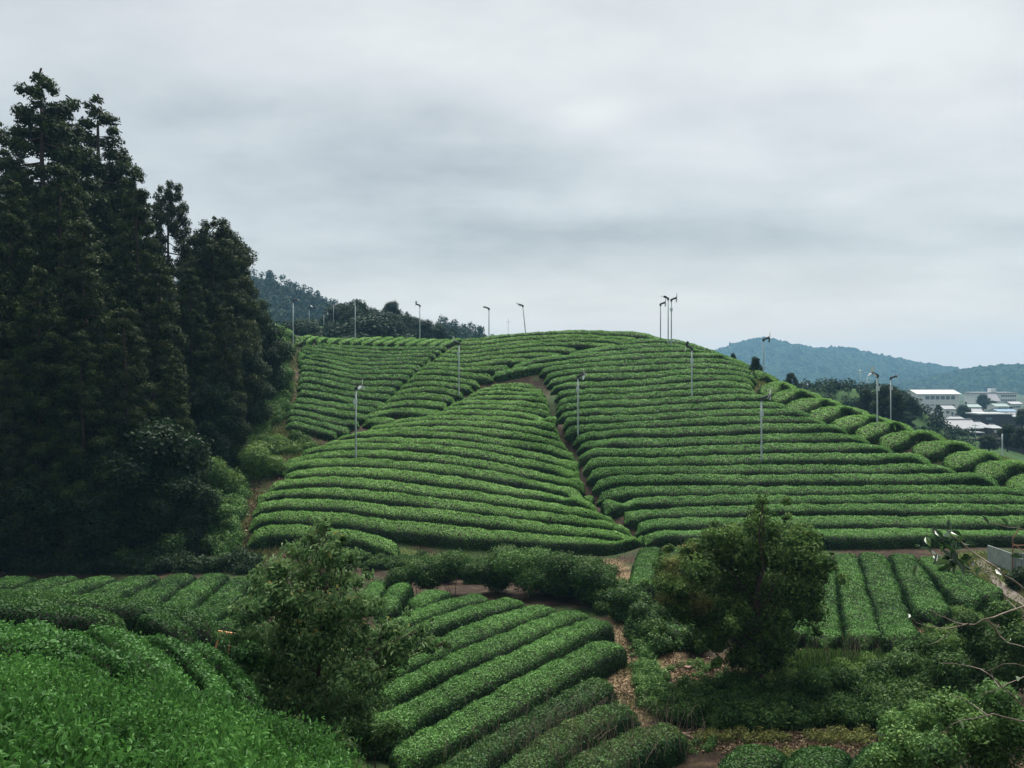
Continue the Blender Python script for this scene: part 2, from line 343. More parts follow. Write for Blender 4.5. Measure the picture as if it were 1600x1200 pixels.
gx, gy = np.meshgrid(GX, GY, indexing='ij'); GZ = tps(gx, gy)
def T(x, y):
    x = np.asarray(x, float); y = np.asarray(y, float)
    fx = np.clip((x - GX[0]) / .5, 0, len(GX) - 1.001); fy = np.clip((y - GY[0]) / .5, 0, len(GY) - 1.001)
    i = fx.astype(int); j = fy.astype(int); u = fx - i; v = fy - j
    z = (GZ[i, j] * (1 - u) * (1 - v) + GZ[i + 1, j] * u * (1 - v) + GZ[i, j + 1] * (1 - u) * v + GZ[i + 1, j + 1] * u * v)
    d = np.maximum(np.maximum(np.abs(x) - 100, y - 150), -y - 10) ; k = smooth01(d / 60.0)
    far = -22.0 + 0 * x
    return z * (1 - k) + far * k
def hit(px, py, h=H8, y0=3.0, y1=150.0):
    """where the sight line through a photo pixel meets the ground raised by h"""
    Y = np.arange(y0, y1, .1); x = (px - CX) / F * Y; z = (HY - py) / F * Y
    d = z - (T(x, Y) + h); k = np.where(d <= 0)[0]
    if len(k) == 0: k = [int(np.argmin(d))]
    i = k[0]
    return np.array([x[i], Y[i]])

def axis_lines(lo, hi, step, far, n_):
    a = np.arange(lo, hi + 1e-6, step); g_ = np.linspace(0, 1, n_ + 1)[1:] ** 2.6
    return np.concatenate([(lo - g_ * far)[::-1], a, hi + g_ * far])
xs = axis_lines(-80, 80, .5, 3100, 34); ys = np.concatenate([[-60, -40, -25], np.arange(-12, 150, .5), 150 + np.linspace(0, 1, 40) ** 2.4 * 3000])
X, Yg = np.meshgrid(xs, ys, indexing='ij'); Z = T(X, Yg)
def resample(P, step):
    P = np.asarray(P, float)
    # smooth through the traced points (Catmull-Rom), then even steps
    if len(P) > 2:
        E = np.vstack([2 * P[0] - P[1], P, 2 * P[-1] - P[-2]]); o_ = []
        for i in range(1, len(E) - 2):
            t_ = np.linspace(0, 1, 12, endpoint=False)[:, None]; a, b_, c, d = E[i - 1], E[i], E[i + 1], E[i + 2]
            o_.append(.5 * ((2 * b_) + (c - a) * t_ + (2 * a - 5 * b_ + 4 * c - d) * t_ ** 2 + (3 * b_ - a - 3 * c + d) * t_ ** 3))
        P = np.vstack(o_ + [P[-1:]])
    s = np.concatenate([[0], np.cumsum(np.linalg.norm(np.diff(P, axis=0), axis=1))])
    n_ = max(4, int(round(s[-1] / step)) + 1); q = np.linspace(0, s[-1], n_)
    return np.stack([np.interp(q, s, P[:, k]) for k in range(P.shape[1])], 1), q
def near_line(lines, w_, y0, y1):
    """0..1, one on the traced lines and fading over w_ metres"""
    best = np.full(X.shape, 1e9)
    for L_ in lines:
        P = np.array([hit(a, b_, 0.0, y0, y1) for a, b_ in resample(L_, 10)[0]])
        for p_ in P: best = np.minimum(best, (X - p_[0]) ** 2 + (Yg - p_[1]) ** 2)
    return np.clip(1.5 - np.sqrt(best) / w_, 0, 1)
litter = near_line([[(968, 945), (978, 985), (982, 1040), (975, 1090), (985, 1130)], [(1050, 955), (1045, 1000), (1052, 1040)]], .62, 20, 50)
litter = np.maximum(litter, near_line([[(935, 880), (962, 895), (978, 925)]], 1.0, 30, 56))
litter = np.maximum(litter, near_line([[(1060, 1040), (1100, 1062), (1150, 1058), (1215, 1030)], [(1240, 1008), (1320, 1020), (1390, 1015), (1440, 985), (1500, 965)]], 1.1, 22, 46))
litter = np.maximum(litter, .5 * near_line([[(1080, 1150), (1200, 1150), (1330, 1160), (1400, 1165)]], 1.2, 18, 36))
litter = np.maximum(litter, .55 * near_line([[(461, 560), (462, 600), (450, 680), (442, 705), (400, 765), (388, 800), (380, 850)]], .8, 50, 120))
litter = np.maximum(litter, .8 * near_line([[(1192, 590), (1190, 610)]], .8, 70, 110))
green_ = near_line([[(1530, 868), (1600, 872)], [(1560, 885), (1600, 905)]], 1.3, 35, 56)
green_ = np.maximum(green_, near_line([[(620, 868), (700, 880), (900, 884)]], 1.0, 45, 60)); green_ = np.maximum(green_, near_line([[(1530, 700), (1600, 708)]], 4.0, 70, 110))
green_ = np.maximum(green_, near_line([[(400, 700), (470, 700)], [(1012, 1010), (1015, 1080)]], .5, 22, 90))
V = np.stack([X, Yg, Z], 2).reshape(-1, 3); ny = len(ys)
ii, jj = np.meshgrid(np.arange(len(xs) - 1), np.arange(ny - 1), indexing='ij'); k0 = (ii * ny + jj).ravel()
ground = link('ground', mesh('ground', V, np.stack([k0, k0 + ny, k0 + ny + 1, k0 + 1], 1), MT['ground'], smooth=True))
for nm_, ar_ in (('litter', litter), ('verge', green_)):
    at_ = ground.data.attributes.new(nm_, 'FLOAT', 'POINT'); at_.data.foreach_set('value', ar_.ravel().astype(np.float32))
tag(ground, kind='structure')

# ------------------------------------------------------------------ tea hedges
def smooth_line(P, k=2):
    for _ in range(k):
        Q = P.copy(); Q[1:-1] = (P[:-2] + 2 * P[1:-1] + P[2:]) / 4; P = Q
    return P

def hedge(P, s, w, h, mat, label, group, lsize=None, cover=1.25, wr=.7, hexa=False, young=.0, rough=.05, fuzz=.05, blunt=1.0, macro=.012, ex=(.62, .60)):
    n_ = len(P); Tn = unit(np.gradient(P, axis=0)); Nr = np.stack([-Tn[:, 1], Tn[:, 0]], 1)
    Lh = s[-1]; w = np.broadcast_to(w, (n_,)).astype(float)
    e = np.minimum(s, Lh - s); tl = np.minimum(.9 * blunt, Lh * .4); te = np.clip(e / tl, 0, 1)
    taper = np.sqrt(np.clip(1 - (1 - te) ** 2, 0, 1)); hw = w / 2 * (.06 + .94 * taper); hh = h * (.30 + .70 * taper)
    ph = rng.uniform(0, 6.28, 6)
    hh = hh * (1 + rough * (np.sin(s * 1.1 + ph[0]) * .6 + np.sin(s * 2.9 + ph[1]) * .5 + np.sin(s * .37 + ph[2]) * .7))
    hw = hw * (1 + rough * (np.sin(s * 1.7 + ph[3]) * .5 + np.sin(s * .8 + ph[4]) * .5))
    def surf(si, th, k=1.0):
        c = np.interp(si, s, P[:, 0]); d = np.interp(si, s, P[:, 1])
        nx = np.interp(si, s, Nr[:, 0]); ny_ = np.interp(si, s, Nr[:, 1])
        a = np.interp(si, s, hw) * k; b_ = np.interp(si, s, hh) * k
        ct, st = np.cos(th), np.sin(th)
        u = a * np.sign(ct) * np.abs(ct) ** ex[0]; v = b_ * np.abs(st) ** ex[1]
        x = c + nx * u; y = d + ny_ * u
        return np.stack([x, y, T(x, y) + v], 1)
    K_ = 9; th = np.linspace(0, math.pi, K_)
    SI, TH = np.meshgrid(s, th, indexing='ij')
    core = surf(SI.ravel(), TH.ravel(), .84)
    core[:, 2] -= .05
    a0, b0 = np.meshgrid(np.arange(n_ - 1), np.arange(K_ - 1), indexing='ij'); q0 = (a0 * K_ + b0).ravel()
    CQ = np.stack([q0, q0 + 1, q0 + K_ + 1, q0 + K_], 1)
    dist = float(P[:, 1].mean()); ls = lsize or max(.06, .00165 * dist)
    area = Lh * (float(w.mean()) * .9 + 2 * h * .9)
    nl = int(cover * area / (.5 * wr * ls * ls))
    tt_ = np.linspace(0, math.pi, 200); uu = float(w.mean()) / 2 * np.sign(np.cos(tt_)) * np.abs(np.cos(tt_)) ** ex[0]; vv = h * np.abs(np.sin(tt_)) ** ex[1]
    cs_ = np.concatenate([[0], np.cumsum(np.hypot(np.diff(uu), np.diff(vv)))]); cs_ /= cs_[-1]
    si = rng.uniform(0, Lh, nl); thl = np.interp(rng.random(nl), cs_, tt_)
    # even out: more leaves where the surface turns quickly on top
    Pl = surf(si, thl); P1 = surf(np.clip(si + .05, 0, Lh), thl); P0 = surf(np.clip(si - .05, 0, Lh), thl)
    Pa = surf(si, np.clip(thl + .04, 0, math.pi)); Pb = surf(si, np.clip(thl - .04, 0, math.pi))
    Nl = unit(np.cross(P1 - P0, Pb - Pa)); Nl[Nl[:, 2] < 0] *= -1
    bad = ~np.isfinite(Nl).all(1); Nl[bad] = (0, 0, 1)
    Pl = Pl + Nl * (rng.normal(0, fuzz * .45, nl) - fuzz * .2)[:, None]
    lump = np.sin(Pl[:, 0] * 3.1 + Pl[:, 2] * 2.2) * np.sin(Pl[:, 1] * 2.7 + Pl[:, 0]) + .5 * np.sin(Pl[:, 0] * 7 + Pl[:, 1] * 5)
    mac = np.sin(Pl[:, 0] * 5.3 + Pl[:, 1] * 1.9) * np.sin(Pl[:, 1] * 4.7 - Pl[:, 0] * 2.2) + .6 * np.sin(Pl[:, 0] * 11 - Pl[:, 1] * 8)
    Pl = Pl + Nl * (lump * fuzz * .5 + mac * macro)[:, None]
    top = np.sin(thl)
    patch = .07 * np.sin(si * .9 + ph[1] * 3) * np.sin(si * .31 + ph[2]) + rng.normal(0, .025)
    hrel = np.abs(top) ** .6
    tint = np.clip(rng.beta(2, 3.2, nl) * .50 + smooth01((hrel - .70) / .28) * (.40 + young) + lump * .05 + patch, 0, 1)  # bright tops, dark sides: fresh flush plus light and shade painted into the tint
    ax = Nl.copy()
    up_ = rng.random(nl) < (.6 if hexa else .45)
    hz_ = unit(np.stack([rng.normal(0, 1, nl), rng.normal(0, 1, nl), 0 * Pl[:, 0]], 1) + Nl * .45)
    Nf = np.where(up_[:, None], hz_, Nl); axs = np.where(up_[:, None], Nl * 2.0 + np.array([0, 0, .8]), rng.normal(0, 1, (nl, 3)))
    V_, Q_, m_ = leaves(Pl, Nf, ls, wr, hexa=hexa, axis=axs, spread=.6)
    V = np.vstack([core, V_]); Q = np.vstack([CQ, Q_ + len(core)])
    mi = np.concatenate([np.zeros(len(CQ)), np.ones(len(Q_))])
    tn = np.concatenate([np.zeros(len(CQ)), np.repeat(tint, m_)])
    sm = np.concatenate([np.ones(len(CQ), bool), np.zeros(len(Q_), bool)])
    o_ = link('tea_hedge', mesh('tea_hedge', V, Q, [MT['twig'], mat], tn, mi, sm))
    tag(o_, label, 'tea hedge', group); STAT[0] += len(Q); return o_
STAT = [0]

ORD = ['first', 'second', 'third', 'fourth', 'fifth', 'sixth', 'seventh', 'eighth', 'ninth', 'tenth', 'eleventh', 'twelfth', 'thirteenth', 'fourteenth', 'fifteenth',
       'sixteenth', 'seventeenth', 'eighteenth', 'nineteenth', 'twentieth', 'twenty-first', 'twenty-second', 'twenty-third', 'twenty-fourth', 'twenty-fifth', 'twenty-sixth']
def field(rows, labelf, group, mat, y0=3.0, y1=150.0, shift=.2, h=H8, step=.45, wfac=.84, wlim=(.9, 2.1), deflt=1.6, **kw):
    lines = []
    for r_ in rows:
        P, s = resample(r_, 14.0)                       # smooth in the traced view, then drop on to the slope
        G = np.array([hit(a, b_, h, y0, y1) for a, b_ in P]); G[:, 1] -= shift
        G = smooth_line(G, 2); G, s = resample(G, step); lines.append((G, s))
    for i, (G, s) in enumerate(lines):
        ds = []
        for j in (i - 1, i + 1):
            if 0 <= j < len(lines):
                d = np.sqrt(((G[:, None] - lines[j][0][None]) ** 2).sum(2)).min(1)
                ds.append(float(np.median(d)))
        wd = np.clip(wfac * (np.mean(ds) if ds else deflt), *wlim)
        if ds and deflt > 0:
            loc = np.full(len(G), 9.0)
            for j in (i - 1, i + 1):
                if 0 <= j < len(lines): loc = np.minimum(loc, np.sqrt(((G[:, None] - lines[j][0][None]) ** 2).sum(2)).min(1))
            loc = np.convolve(np.pad(loc, 4, 'edge'), np.ones(9) / 9, 'valid')
            wd = np.clip(np.minimum(wd, wfac * 1.04 * loc), .55, wlim[1])
        if deflt < 0: wd = -deflt
        hedge(G, s, wd, h * (.96 + .08 * rng.random()), mat, labelf(i, len(lines)), group, **kw)

rowsC = [  # middle convex field, from its foot up
 [(388, 836), (412, 825), (470, 824), (540, 830), (590, 839), (622, 853)],
 [(392, 812), (415, 803), (470, 802), (540, 807), (600, 815), (720, 826), (820, 836), (900, 842), (960, 847), (1002, 853)],
 [(397, 791), (425, 783), (470, 781), (540, 784), (600, 792), (720, 803), (820, 815), (900, 824), (980, 834), (1003, 843)],
 [(404, 775), (430, 766), (470, 763.5), (540, 765), (600, 771), (720, 784.5), (820, 797), (900, 808), (960, 816), (990, 829)],
 [(420, 757), (450, 749), (470, 748), (540, 748), (600, 753), (720, 767), (820, 781), (860, 788), (930, 799), (965, 812)],
 [(444, 742), (470, 734), (557, 733), (600, 736), (640, 739), (720, 748.5), (820, 766), (860, 773), (910, 784), (938, 794)],
 [(443, 730), (460, 722), (557, 718), (640, 723), (720, 731), (760, 738), (820, 749), (860, 757), (900, 767), (923, 777)],
 [(446, 718), (490, 709), (557, 704.5), (640, 707), (700, 713), (760, 721), (820, 734), (860, 741), (913, 757)],
 [(470, 704), (500, 697), (557, 694), (640, 695), (700, 699), (760, 707.5), (820, 718), (860, 725), (905, 740)],
 [(504, 691), (557, 685), (600, 683), (640, 685), (700, 688), (760, 695), (860, 711), (903, 724)],
 [(524, 683), (557, 677.5), (600, 675), (640, 675), (700, 676), (760, 683.5), (860, 697), (897, 708)],
 [(545, 676), (590, 670), (640, 667), (700, 666.5), (760, 670), (810, 676), (860, 684), (888, 693)],
 [(575, 667), (640, 660), (700, 658), (760, 660), (810, 665), (879, 680)],
 [(610, 658), (640, 653), (700, 649), (760, 651), (810, 654), (873, 666)],
 [(672, 646), (710, 641), (760, 641.5), (810, 645), (867, 655)],
 [(688, 638), (730, 633), (760, 633), (810, 636), (863, 644)],
 [(701, 630), (730, 626), (760, 625), (810, 627), (860, 633)],
 [(718, 623), (760, 618), (810, 618), (857, 624)],
 [(730, 616), (760, 611.5), (810, 611), (851, 616)],
 [(742, 609), (760, 605), (800, 604), (845, 608)],
 [(764, 601), (790, 597.5), (815, 598), (838, 601)]]
def labC(i, n_):
    if i == 0: return 'short tea row at the foot of the rounded middle slope, left of the bare bank'
    if i == n_ - 1: return 'shortest topmost tea row of the rounded middle slope, just under the dark earth step'
    return 'clipped tea row, %s up from the foot of the rounded middle slope' % ORD[i]
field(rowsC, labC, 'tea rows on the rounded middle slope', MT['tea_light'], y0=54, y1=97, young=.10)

rowsD = [  # right field, from its foot up
 [(1008, 836), (1030, 829.5), (1120, 830), (1240, 831), (1400, 828), (1500, 829), (1600, 832), (1680, 834)],
 [(993, 819), (1020, 812), (1120, 812), (1200, 811), (1285, 808), (1420, 809), (1600, 809.5), (1690, 811)],
 [(975, 803), (1000, 797), (1120, 794), (1240, 790), (1420, 788.5), (1600, 791), (1680, 793)],
 [(946, 789), (975, 781), (1000, 779), (1120, 776), (1285, 776), (1375, 773), (1500, 774), (1600, 776.5), (1665, 781)],
 [(932, 772), (960, 764), (1000, 762), (1120, 760), (1285, 761), (1420, 759), (1550, 759), (1585, 761.5), (1615, 768)],
 [(925, 753), (950, 746), (1000, 743.5), (1120, 744), (1180, 745), (1285, 742), (1420, 743.5), (1480, 742), (1525, 738), (1545, 744), (1561, 753)],
 [(916, 739), (945, 731), (1000, 729), (1120, 729), (1240, 728), (1360, 728), (1420, 725), (1465, 726), (1499, 736)],
 [(911, 723), (940, 716), (1000, 715), (1120, 713), (1285, 709), (1345, 710), (1412, 706), (1435, 709), (1453, 721)],
 [(908, 709), (940, 702), (1000, 701), (1120, 698), (1255, 694), (1375, 694), (1397, 703)],
 [(901, 695), (930, 688), (1000, 686), (1120, 683), (1255, 678.5), (1322, 678), (1350, 683), (1361, 690)],
 [(895, 682), (920, 675), (1000, 672), (1120, 667), (1180, 664), (1285, 663.5), (1312, 667), (1327, 673)],
 [(882, 668), (910, 663), (1000, 661), (1120, 653), (1180, 651.5), (1255, 651.5), (1277, 655), (1295, 662)],
 [(880, 656), (905, 650), (1000, 650), (1120, 642), (1180, 640), (1232, 639), (1250, 641), (1267, 648)],
 [(872, 646), (900, 640), (1000, 638), (1060, 634), (1120, 630.5), (1180, 628), (1212, 629), (1232, 634)],
 [(868, 636), (895, 629), (1000, 626), (1060, 622), (1120, 618), (1180, 616.5), (1206, 619)],
 [(869, 627), (895, 618), (1000, 615.5), (1060, 611), (1120, 608.5), (1160, 607), (1185, 613)],
 [(867, 614), (890, 609), (1000, 605), (1060, 600), (1120, 597.5), (1160, 597.5), (1178, 603)],
 [(860, 605), (885, 599), (1000, 595), (1060, 588.5), (1120, 587), (1155, 588), (1178, 595)],
 [(854, 595), (880, 588.5), (940, 585), (1000, 584), (1060, 578), (1120, 577), (1150, 580), (1182, 589)],
 [(850, 587), (885, 577), (940, 575), (1000, 573), (1060, 569), (1120, 568.5), (1150, 572), (1178, 580)],
 [(842, 577), (870, 571), (910, 568), (1000, 563), (1060, 560), (1120, 561), (1150, 566), (1172, 573)],
 [(770, 582), (790, 578), (840, 569), (880, 564), (930, 559), (1000, 554), (1060, 551.5), (1120, 553), (1148, 560)],
 [(800, 573), (832, 561.5), (880, 555), (930, 551), (970, 547.5), (1000, 545), (1045, 543.5), (1090, 546), (1117, 552)],
 [(886, 551), (930, 544), (968, 539), (1000, 538.5), (1050, 537), (1078, 541), (1096, 547)],
 [(975, 534), (1000, 530), (1025, 528), (1045, 532), (1066, 533), (1092, 540.5), (1117, 549.5), (1142, 558.5), (1163, 567)]]
def labD(i, n_):
    if i == 0: return 'lowest clipped tea row of the broad right slope, above the shadowed bare strip'
    if i == n_ - 1: return 'topmost tea row along the skyline of the right slope, at the clustered fan poles'
    return 'long clipped tea row, %s up from the foot of the broad right slope' % ORD[i]
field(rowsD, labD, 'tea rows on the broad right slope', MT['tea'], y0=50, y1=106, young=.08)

rowsB = [  # upper middle field
 [(567, 657), (590, 650.5), (612, 656)],
 [(577, 646), (600, 640), (640, 638), (668, 640), (682, 643)],
 [(592, 634), (620, 628), (660, 626), (698, 631)],
 [(607, 621), (640, 616), (680, 616), (711, 622)],
 [(619, 610), (650, 605), (690, 605), (724, 614)],
 [(630, 599), (670, 596), (700, 598), (740, 605)],
 [(642, 588), (680, 587), (720, 591), (750, 597)],
 [(650, 580), (690, 579), (725, 583), (771, 587)],
 [(660, 571), (700, 572), (730, 575), (765, 572), (797, 571)],
 [(668, 565), (700, 567), (725, 569), (780, 561.5), (833, 561)],
 [(680, 558), (720, 562), (780, 555), (850, 551.5), (877, 554)],
 [(690, 550), (720, 555.5), (780, 548), (840, 543), (870, 542), (900, 547)],
 [(699, 545), (730, 549), (780, 542), (840, 536), (885, 534.5), (920, 535), (962, 539)],
 [(708, 539.5), (730, 543), (780, 536), (855, 530), (915, 528.5), (952, 529.5), (980, 534)],
 [(716, 534), (740, 536), (780, 529.5), (855, 524), (930, 524), (995, 529)],
 [(722, 529), (745, 530), (780, 524), (830, 518.5), (900, 517), (960, 518), (1010, 522), (1040, 530)]]
def labB(i, n_):
    if i == 0: return 'tiny clipped tea row at the pointed bottom tip of the upper middle field'
    if i == n_ - 1: return 'topmost tea row on the hill crest against the sky, along the upper middle field'
    return 'clipped tea row, %s up from the pointed bottom of the upper middle field' % ORD[i]
for r_ in rowsB[1:14]: r_.insert(0, (r_[0][0] - 5, r_[0][1] + 2))
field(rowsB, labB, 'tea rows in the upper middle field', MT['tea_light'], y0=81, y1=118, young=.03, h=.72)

rowsA = [
 [(447, 658), (467, 659), (485, 665.5), (507, 669), (520, 674)],
 [(447, 649), (467, 650.5), (492, 658), (522, 662), (539, 668)],
 [(448, 641), (470, 640), (492, 647), (524, 655), (556, 656)],
 [(453, 631), (473, 630), (500, 637), (530, 642), (550, 644), (570, 648)],
 [(458, 622), (473, 620), (500, 626.5), (530, 632), (557, 634), (584, 638)],
 [(465, 610), (485, 609), (515, 616), (545, 622), (575, 626.5), (597, 628)],
 [(465, 600), (485, 599), (515, 607), (545, 612), (575, 616), (608, 617)],
 [(468, 590), (485, 588), (507, 593), (537, 601), (567, 605), (615, 606)],
 [(468, 581), (482, 579), (507, 584), (537, 591.5), (567, 596), (625, 595)],
 [(468, 572), (485, 570.5), (515, 576.5), (545, 584), (567, 587), (605, 586), (635, 586)],
 [(467, 564), (485, 562), (515, 568), (545, 577), (567, 579.5), (605, 578), (643, 578)],
 [(467, 557), (485, 555.5), (507, 559), (530, 566), (552, 572), (590, 573), (620, 570), (652, 571)],
 [(467, 551), (488, 550), (504, 554), (530, 559), (552, 564.5), (590, 566), (620, 564), (660, 564)],
 [(470, 546), (515, 551), (545, 557), (590, 560), (627, 558.5), (668, 558)],
 [(470, 541.5), (515, 545.5), (545, 550), (590, 553.5), (627, 553), (676, 551.5)],
 [(474, 537.5), (515, 541), (545, 544), (590, 548), (627, 548), (685, 546)],
 [(495, 536.5), (545, 539), (590, 542.5), (627, 543), (693, 541)]]
def labA(i, n_):
    if i == 0: return 'lowest clipped tea row of the hollow upper left field, above the weedy hollow'
    if i == n_ - 1: return 'highest cross-slope tea row of the hollow upper left field, under the pale crest rows'
    return 'clipped tea row, %s up from the foot of the hollow upper left field' % ORD[i]
for r_ in rowsA: r_.append((r_[-1][0] + 6, r_[-1][1] + 1.5))
field(rowsA, labA, 'tea rows in the hollow upper left field', MT['tea'], y0=80, y1=118, h=.74, young=.0)
rowsK = [[(462 + 17.5 * i, 532.5 + i * .45), (474 + 17.5 * i, 528 + i * .42), (490 + 17.5 * i, 524 + i * .36)] for i in range(14)]
field(rowsK, lambda i, n_: 'short pale tea row pointing away over the upper left crest, %s from the forest side' % ORD[i],
      'short tea rows pointing over the upper left crest', MT['tea_light'], y0=104, y1=126, h=.62, young=.15, wlim=(1.4, 2.2))
rowsL = [[(385, 496), (405, 499), (425, 505), (448, 514), (463, 520)], [(398, 506), (420, 511), (440, 518), (455, 524)]]
field(rowsL, lambda i, n_: ['upper bright tea row sloping down behind the forest edge', 'lower bright tea row sloping down behind the forest edge'][i],
      'tea rows beyond the forest edge', MT['tea_light'], y0=104, y1=140, young=.15)

rowsE = [
 [(1183, 581), (1192, 578), (1203, 585), (1211, 594)],
 [(1193, 610), (1205, 600), (1219, 593), (1231, 596), (1241, 606)],
 [(1209, 619), (1225, 612), (1243, 606.5), (1257, 606), (1270, 612), (1280, 620)],
 [(1233, 634), (1250, 626), (1275, 621), (1290, 618), (1305, 625), (1314, 634)],
 [(1268, 647), (1285, 639), (1305, 635), (1322, 631), (1340, 637), (1355, 646)],
 [(1300, 661), (1320, 653), (1345, 648), (1366, 645), (1384, 652), (1396, 660)],
 [(1338, 675), (1355, 666), (1375, 660), (1396, 656), (1411, 661), (1423, 669)],
 [(1377, 687), (1395, 677), (1420, 672), (1447, 669), (1463, 676), (1476, 684)],
 [(1429, 701), (1457, 690), (1487, 686), (1510, 691), (1524, 698)],
 [(1477, 719), (1502, 707), (1532, 701), (1553, 706), (1568, 713)],
 [(1526, 734), (1547, 723), (1572, 716), (1603, 721), (1628, 731)],
 [(1574, 753), (1603, 744), (1635, 740), (1665, 748)]]
field(rowsE, lambda i, n_: 'rounded tea mound on the right-hand ridge, %s from its lower end' % ORD[n_ - 1 - i],
      'rounded tea mounds on the right-hand ridge', MT['tea_light'], y0=56, y1=98, h=.80, shift=.45, young=.10, wfac=1.06, wlim=(1.7, 2.7), step=.3, blunt=2.2)

rowsH = [
 [(593, 903), (586, 915), (574, 935)],
 [(630, 908), (620, 922), (602, 945)],
 [(694, 917), (672, 924), (650, 938)],
 [(760, 927), (700, 941), (655, 955), (612, 975)],
 [(816, 931), (750, 947), (697, 962), (650, 980), (600, 1008)],
 [(866, 941), (780, 968), (697, 1000), (640, 1028), (605, 1045)],
 [(916, 949), (860, 967), (807, 989), (725, 1022), (650, 1053), (596, 1080)],
 [(947, 963), (900, 982), (862, 999), (780, 1038), (697, 1077), (630, 1110), (580, 1140)],
 [(966, 996), (925, 1014), (880, 1038), (807, 1078), (725, 1120), (660, 1155), (628, 1178)],
 [(957, 1060), (935, 1068), (904, 1086), (821, 1130), (750, 1170), (700, 1205)],
 [(1000, 1102), (960, 1108), (917, 1126), (860, 1160), (800, 1205)],
 [(1072, 1131), (1040, 1136), (990, 1152), (930, 1185), (900, 1212)]]
field(rowsH[:9], lambda i, n_: ['small tea mound peeping out at the left behind the leafy tree', 'squat tea mound between two others above the diagonal rows', 'separate low tea mound just above the diagonal rows'][i]
      if i < 3 else 'diagonal tea row in the low centre plot, %s down from its top' % ORD[i - 3],
      'diagonal tea rows in the low centre plot', MT['tea'], y0=20, y1=48, h=.85, shift=0.0, wfac=.93, wlim=(1.2, 2.1), step=.3, lsize=.068, cover=1.5, young=-.06)
field(rowsH[9:], lambda i, n_: ['diagonal tea row with weeds in its lower end, next below the tidy ones', 'weed-grown yellowing diagonal tea row low in the centre plot', 'lowest ragged tea row ending at the brown bare ground'][i],
      'weedy diagonal tea rows in the low centre plot', MT['tea_dry'], y0=18, y1=40, h=.85, shift=0.0, wfac=.84, wlim=(1.3, 1.9), step=.3, lsize=.07, cover=1.5, fuzz=.09)

rowsI = [[(1016, 852), (1009, 880), (1000, 915)], [(1056, 852), (1048, 885), (1038, 925)], [(1100, 862), (1085, 895), (1068, 985)], [(1160, 862), (1150, 900), (1140, 960)], [(1205, 864), (1200, 920), (1195, 980)], [(1245, 864), (1245, 920), (1240, 985)], [(1284, 864), (1287, 920), (1290, 988)],
         [(1320, 863), (1332, 915), (1352, 990)], [(1363, 861), (1382, 920), (1408, 994)], [(1408, 862), (1430, 905), (1462, 955)], [(1450, 866), (1482, 905), (1520, 936)], [(1492, 884), (1520, 905), (1556, 925)]]
field(rowsI, lambda i, n_: ['stubby tea row beside the bare path corner at the foot of the slopes', 'tea row half hidden by yellowing twigs left of the round tree', 'tea row behind the left side of the round tree', 'tea row right behind the trunk of the round tree', 'tea row behind the right half of the round tree', 'tea row at the right edge of the round tree crown', 'first wholly visible wide tea row right of the round tree'][i]
      if i < 7 else 'wide flat-topped tea row running toward the viewer, %s from the right end of its plot' % ORD[n_ - 1 - i],
      'wide tea rows in the plot under the right slope', MT['tea'], y0=30, y1=52, h=.8, shift=0.0, wfac=1.02, wlim=(1.2, 2.7), step=.3, lsize=.075, cover=1.5, young=-.13, blunt=.8, ex=(.50, .36))

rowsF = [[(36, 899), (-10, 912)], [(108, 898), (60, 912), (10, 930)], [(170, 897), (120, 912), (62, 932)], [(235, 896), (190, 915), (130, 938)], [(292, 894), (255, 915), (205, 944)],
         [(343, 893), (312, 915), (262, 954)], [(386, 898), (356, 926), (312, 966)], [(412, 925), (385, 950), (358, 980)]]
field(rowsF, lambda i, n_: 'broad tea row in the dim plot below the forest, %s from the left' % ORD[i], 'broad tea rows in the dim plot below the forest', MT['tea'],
      y0=32, y1=52, h=.8, shift=0.0, wfac=.9, wlim=(1.5, 2.3), step=.3, lsize=.085, cover=1.4, young=-.20, ex=(.55, .42))  # forest shade over this plot is painted in as a darker leaf tint
rowsG2 = [[(-30, 922), (60, 926), (150, 933), (230, 942), (290, 955), (345, 976)], [(-30, 938), (60, 942), (120, 950), (170, 966), (200, 978)], [(215, 952), (250, 962), (300, 984)]]
field(rowsG2, lambda i, n_: ['long dark tea hedge edging the dim plot below the forest', 'dark old tea hedge between the bright rows and the edging hedge', 'short dark tea hedge next to the orange stake'][i],
      'dark old tea hedges in the left middle ground', MT['tea_dark'], y0=22, y1=40, h=.9, shift=0, wlim=(1.5, 2.2), step=.3, lsize=.07, cover=1.6)
rowsG = [[(-40, 966), (20, 990), (80, 1020), (150, 1045), (200, 1070)], [(40, 966), (90, 985), (150, 1008), (225, 1042), (262, 1075)], [(135, 968), (190, 990), (240, 1022), (285, 1055), (310, 1085)],
         [(205, 978), (250, 992), (300, 1020), (337, 1055), (355, 1088)], [(287, 989), (337, 1015), (375, 1045), (395, 1080)], [(337, 986), (378, 1008), (410, 1030)]]
field(rowsG, lambda i, n_: 'bright shaggy tea row slanting down behind the nearest bushes, %s from the right' % ORD[n_ - 1 - i], 'bright tea rows slanting down on the near slope', MT['tea_near'],
      macro=.03, y0=12, y1=26, h=1.1, shift=0, wfac=.72, wlim=(.9, 1.6), step=.3, lsize=.060, cover=1.7, fuzz=.08, hexa=False, young=-.12)
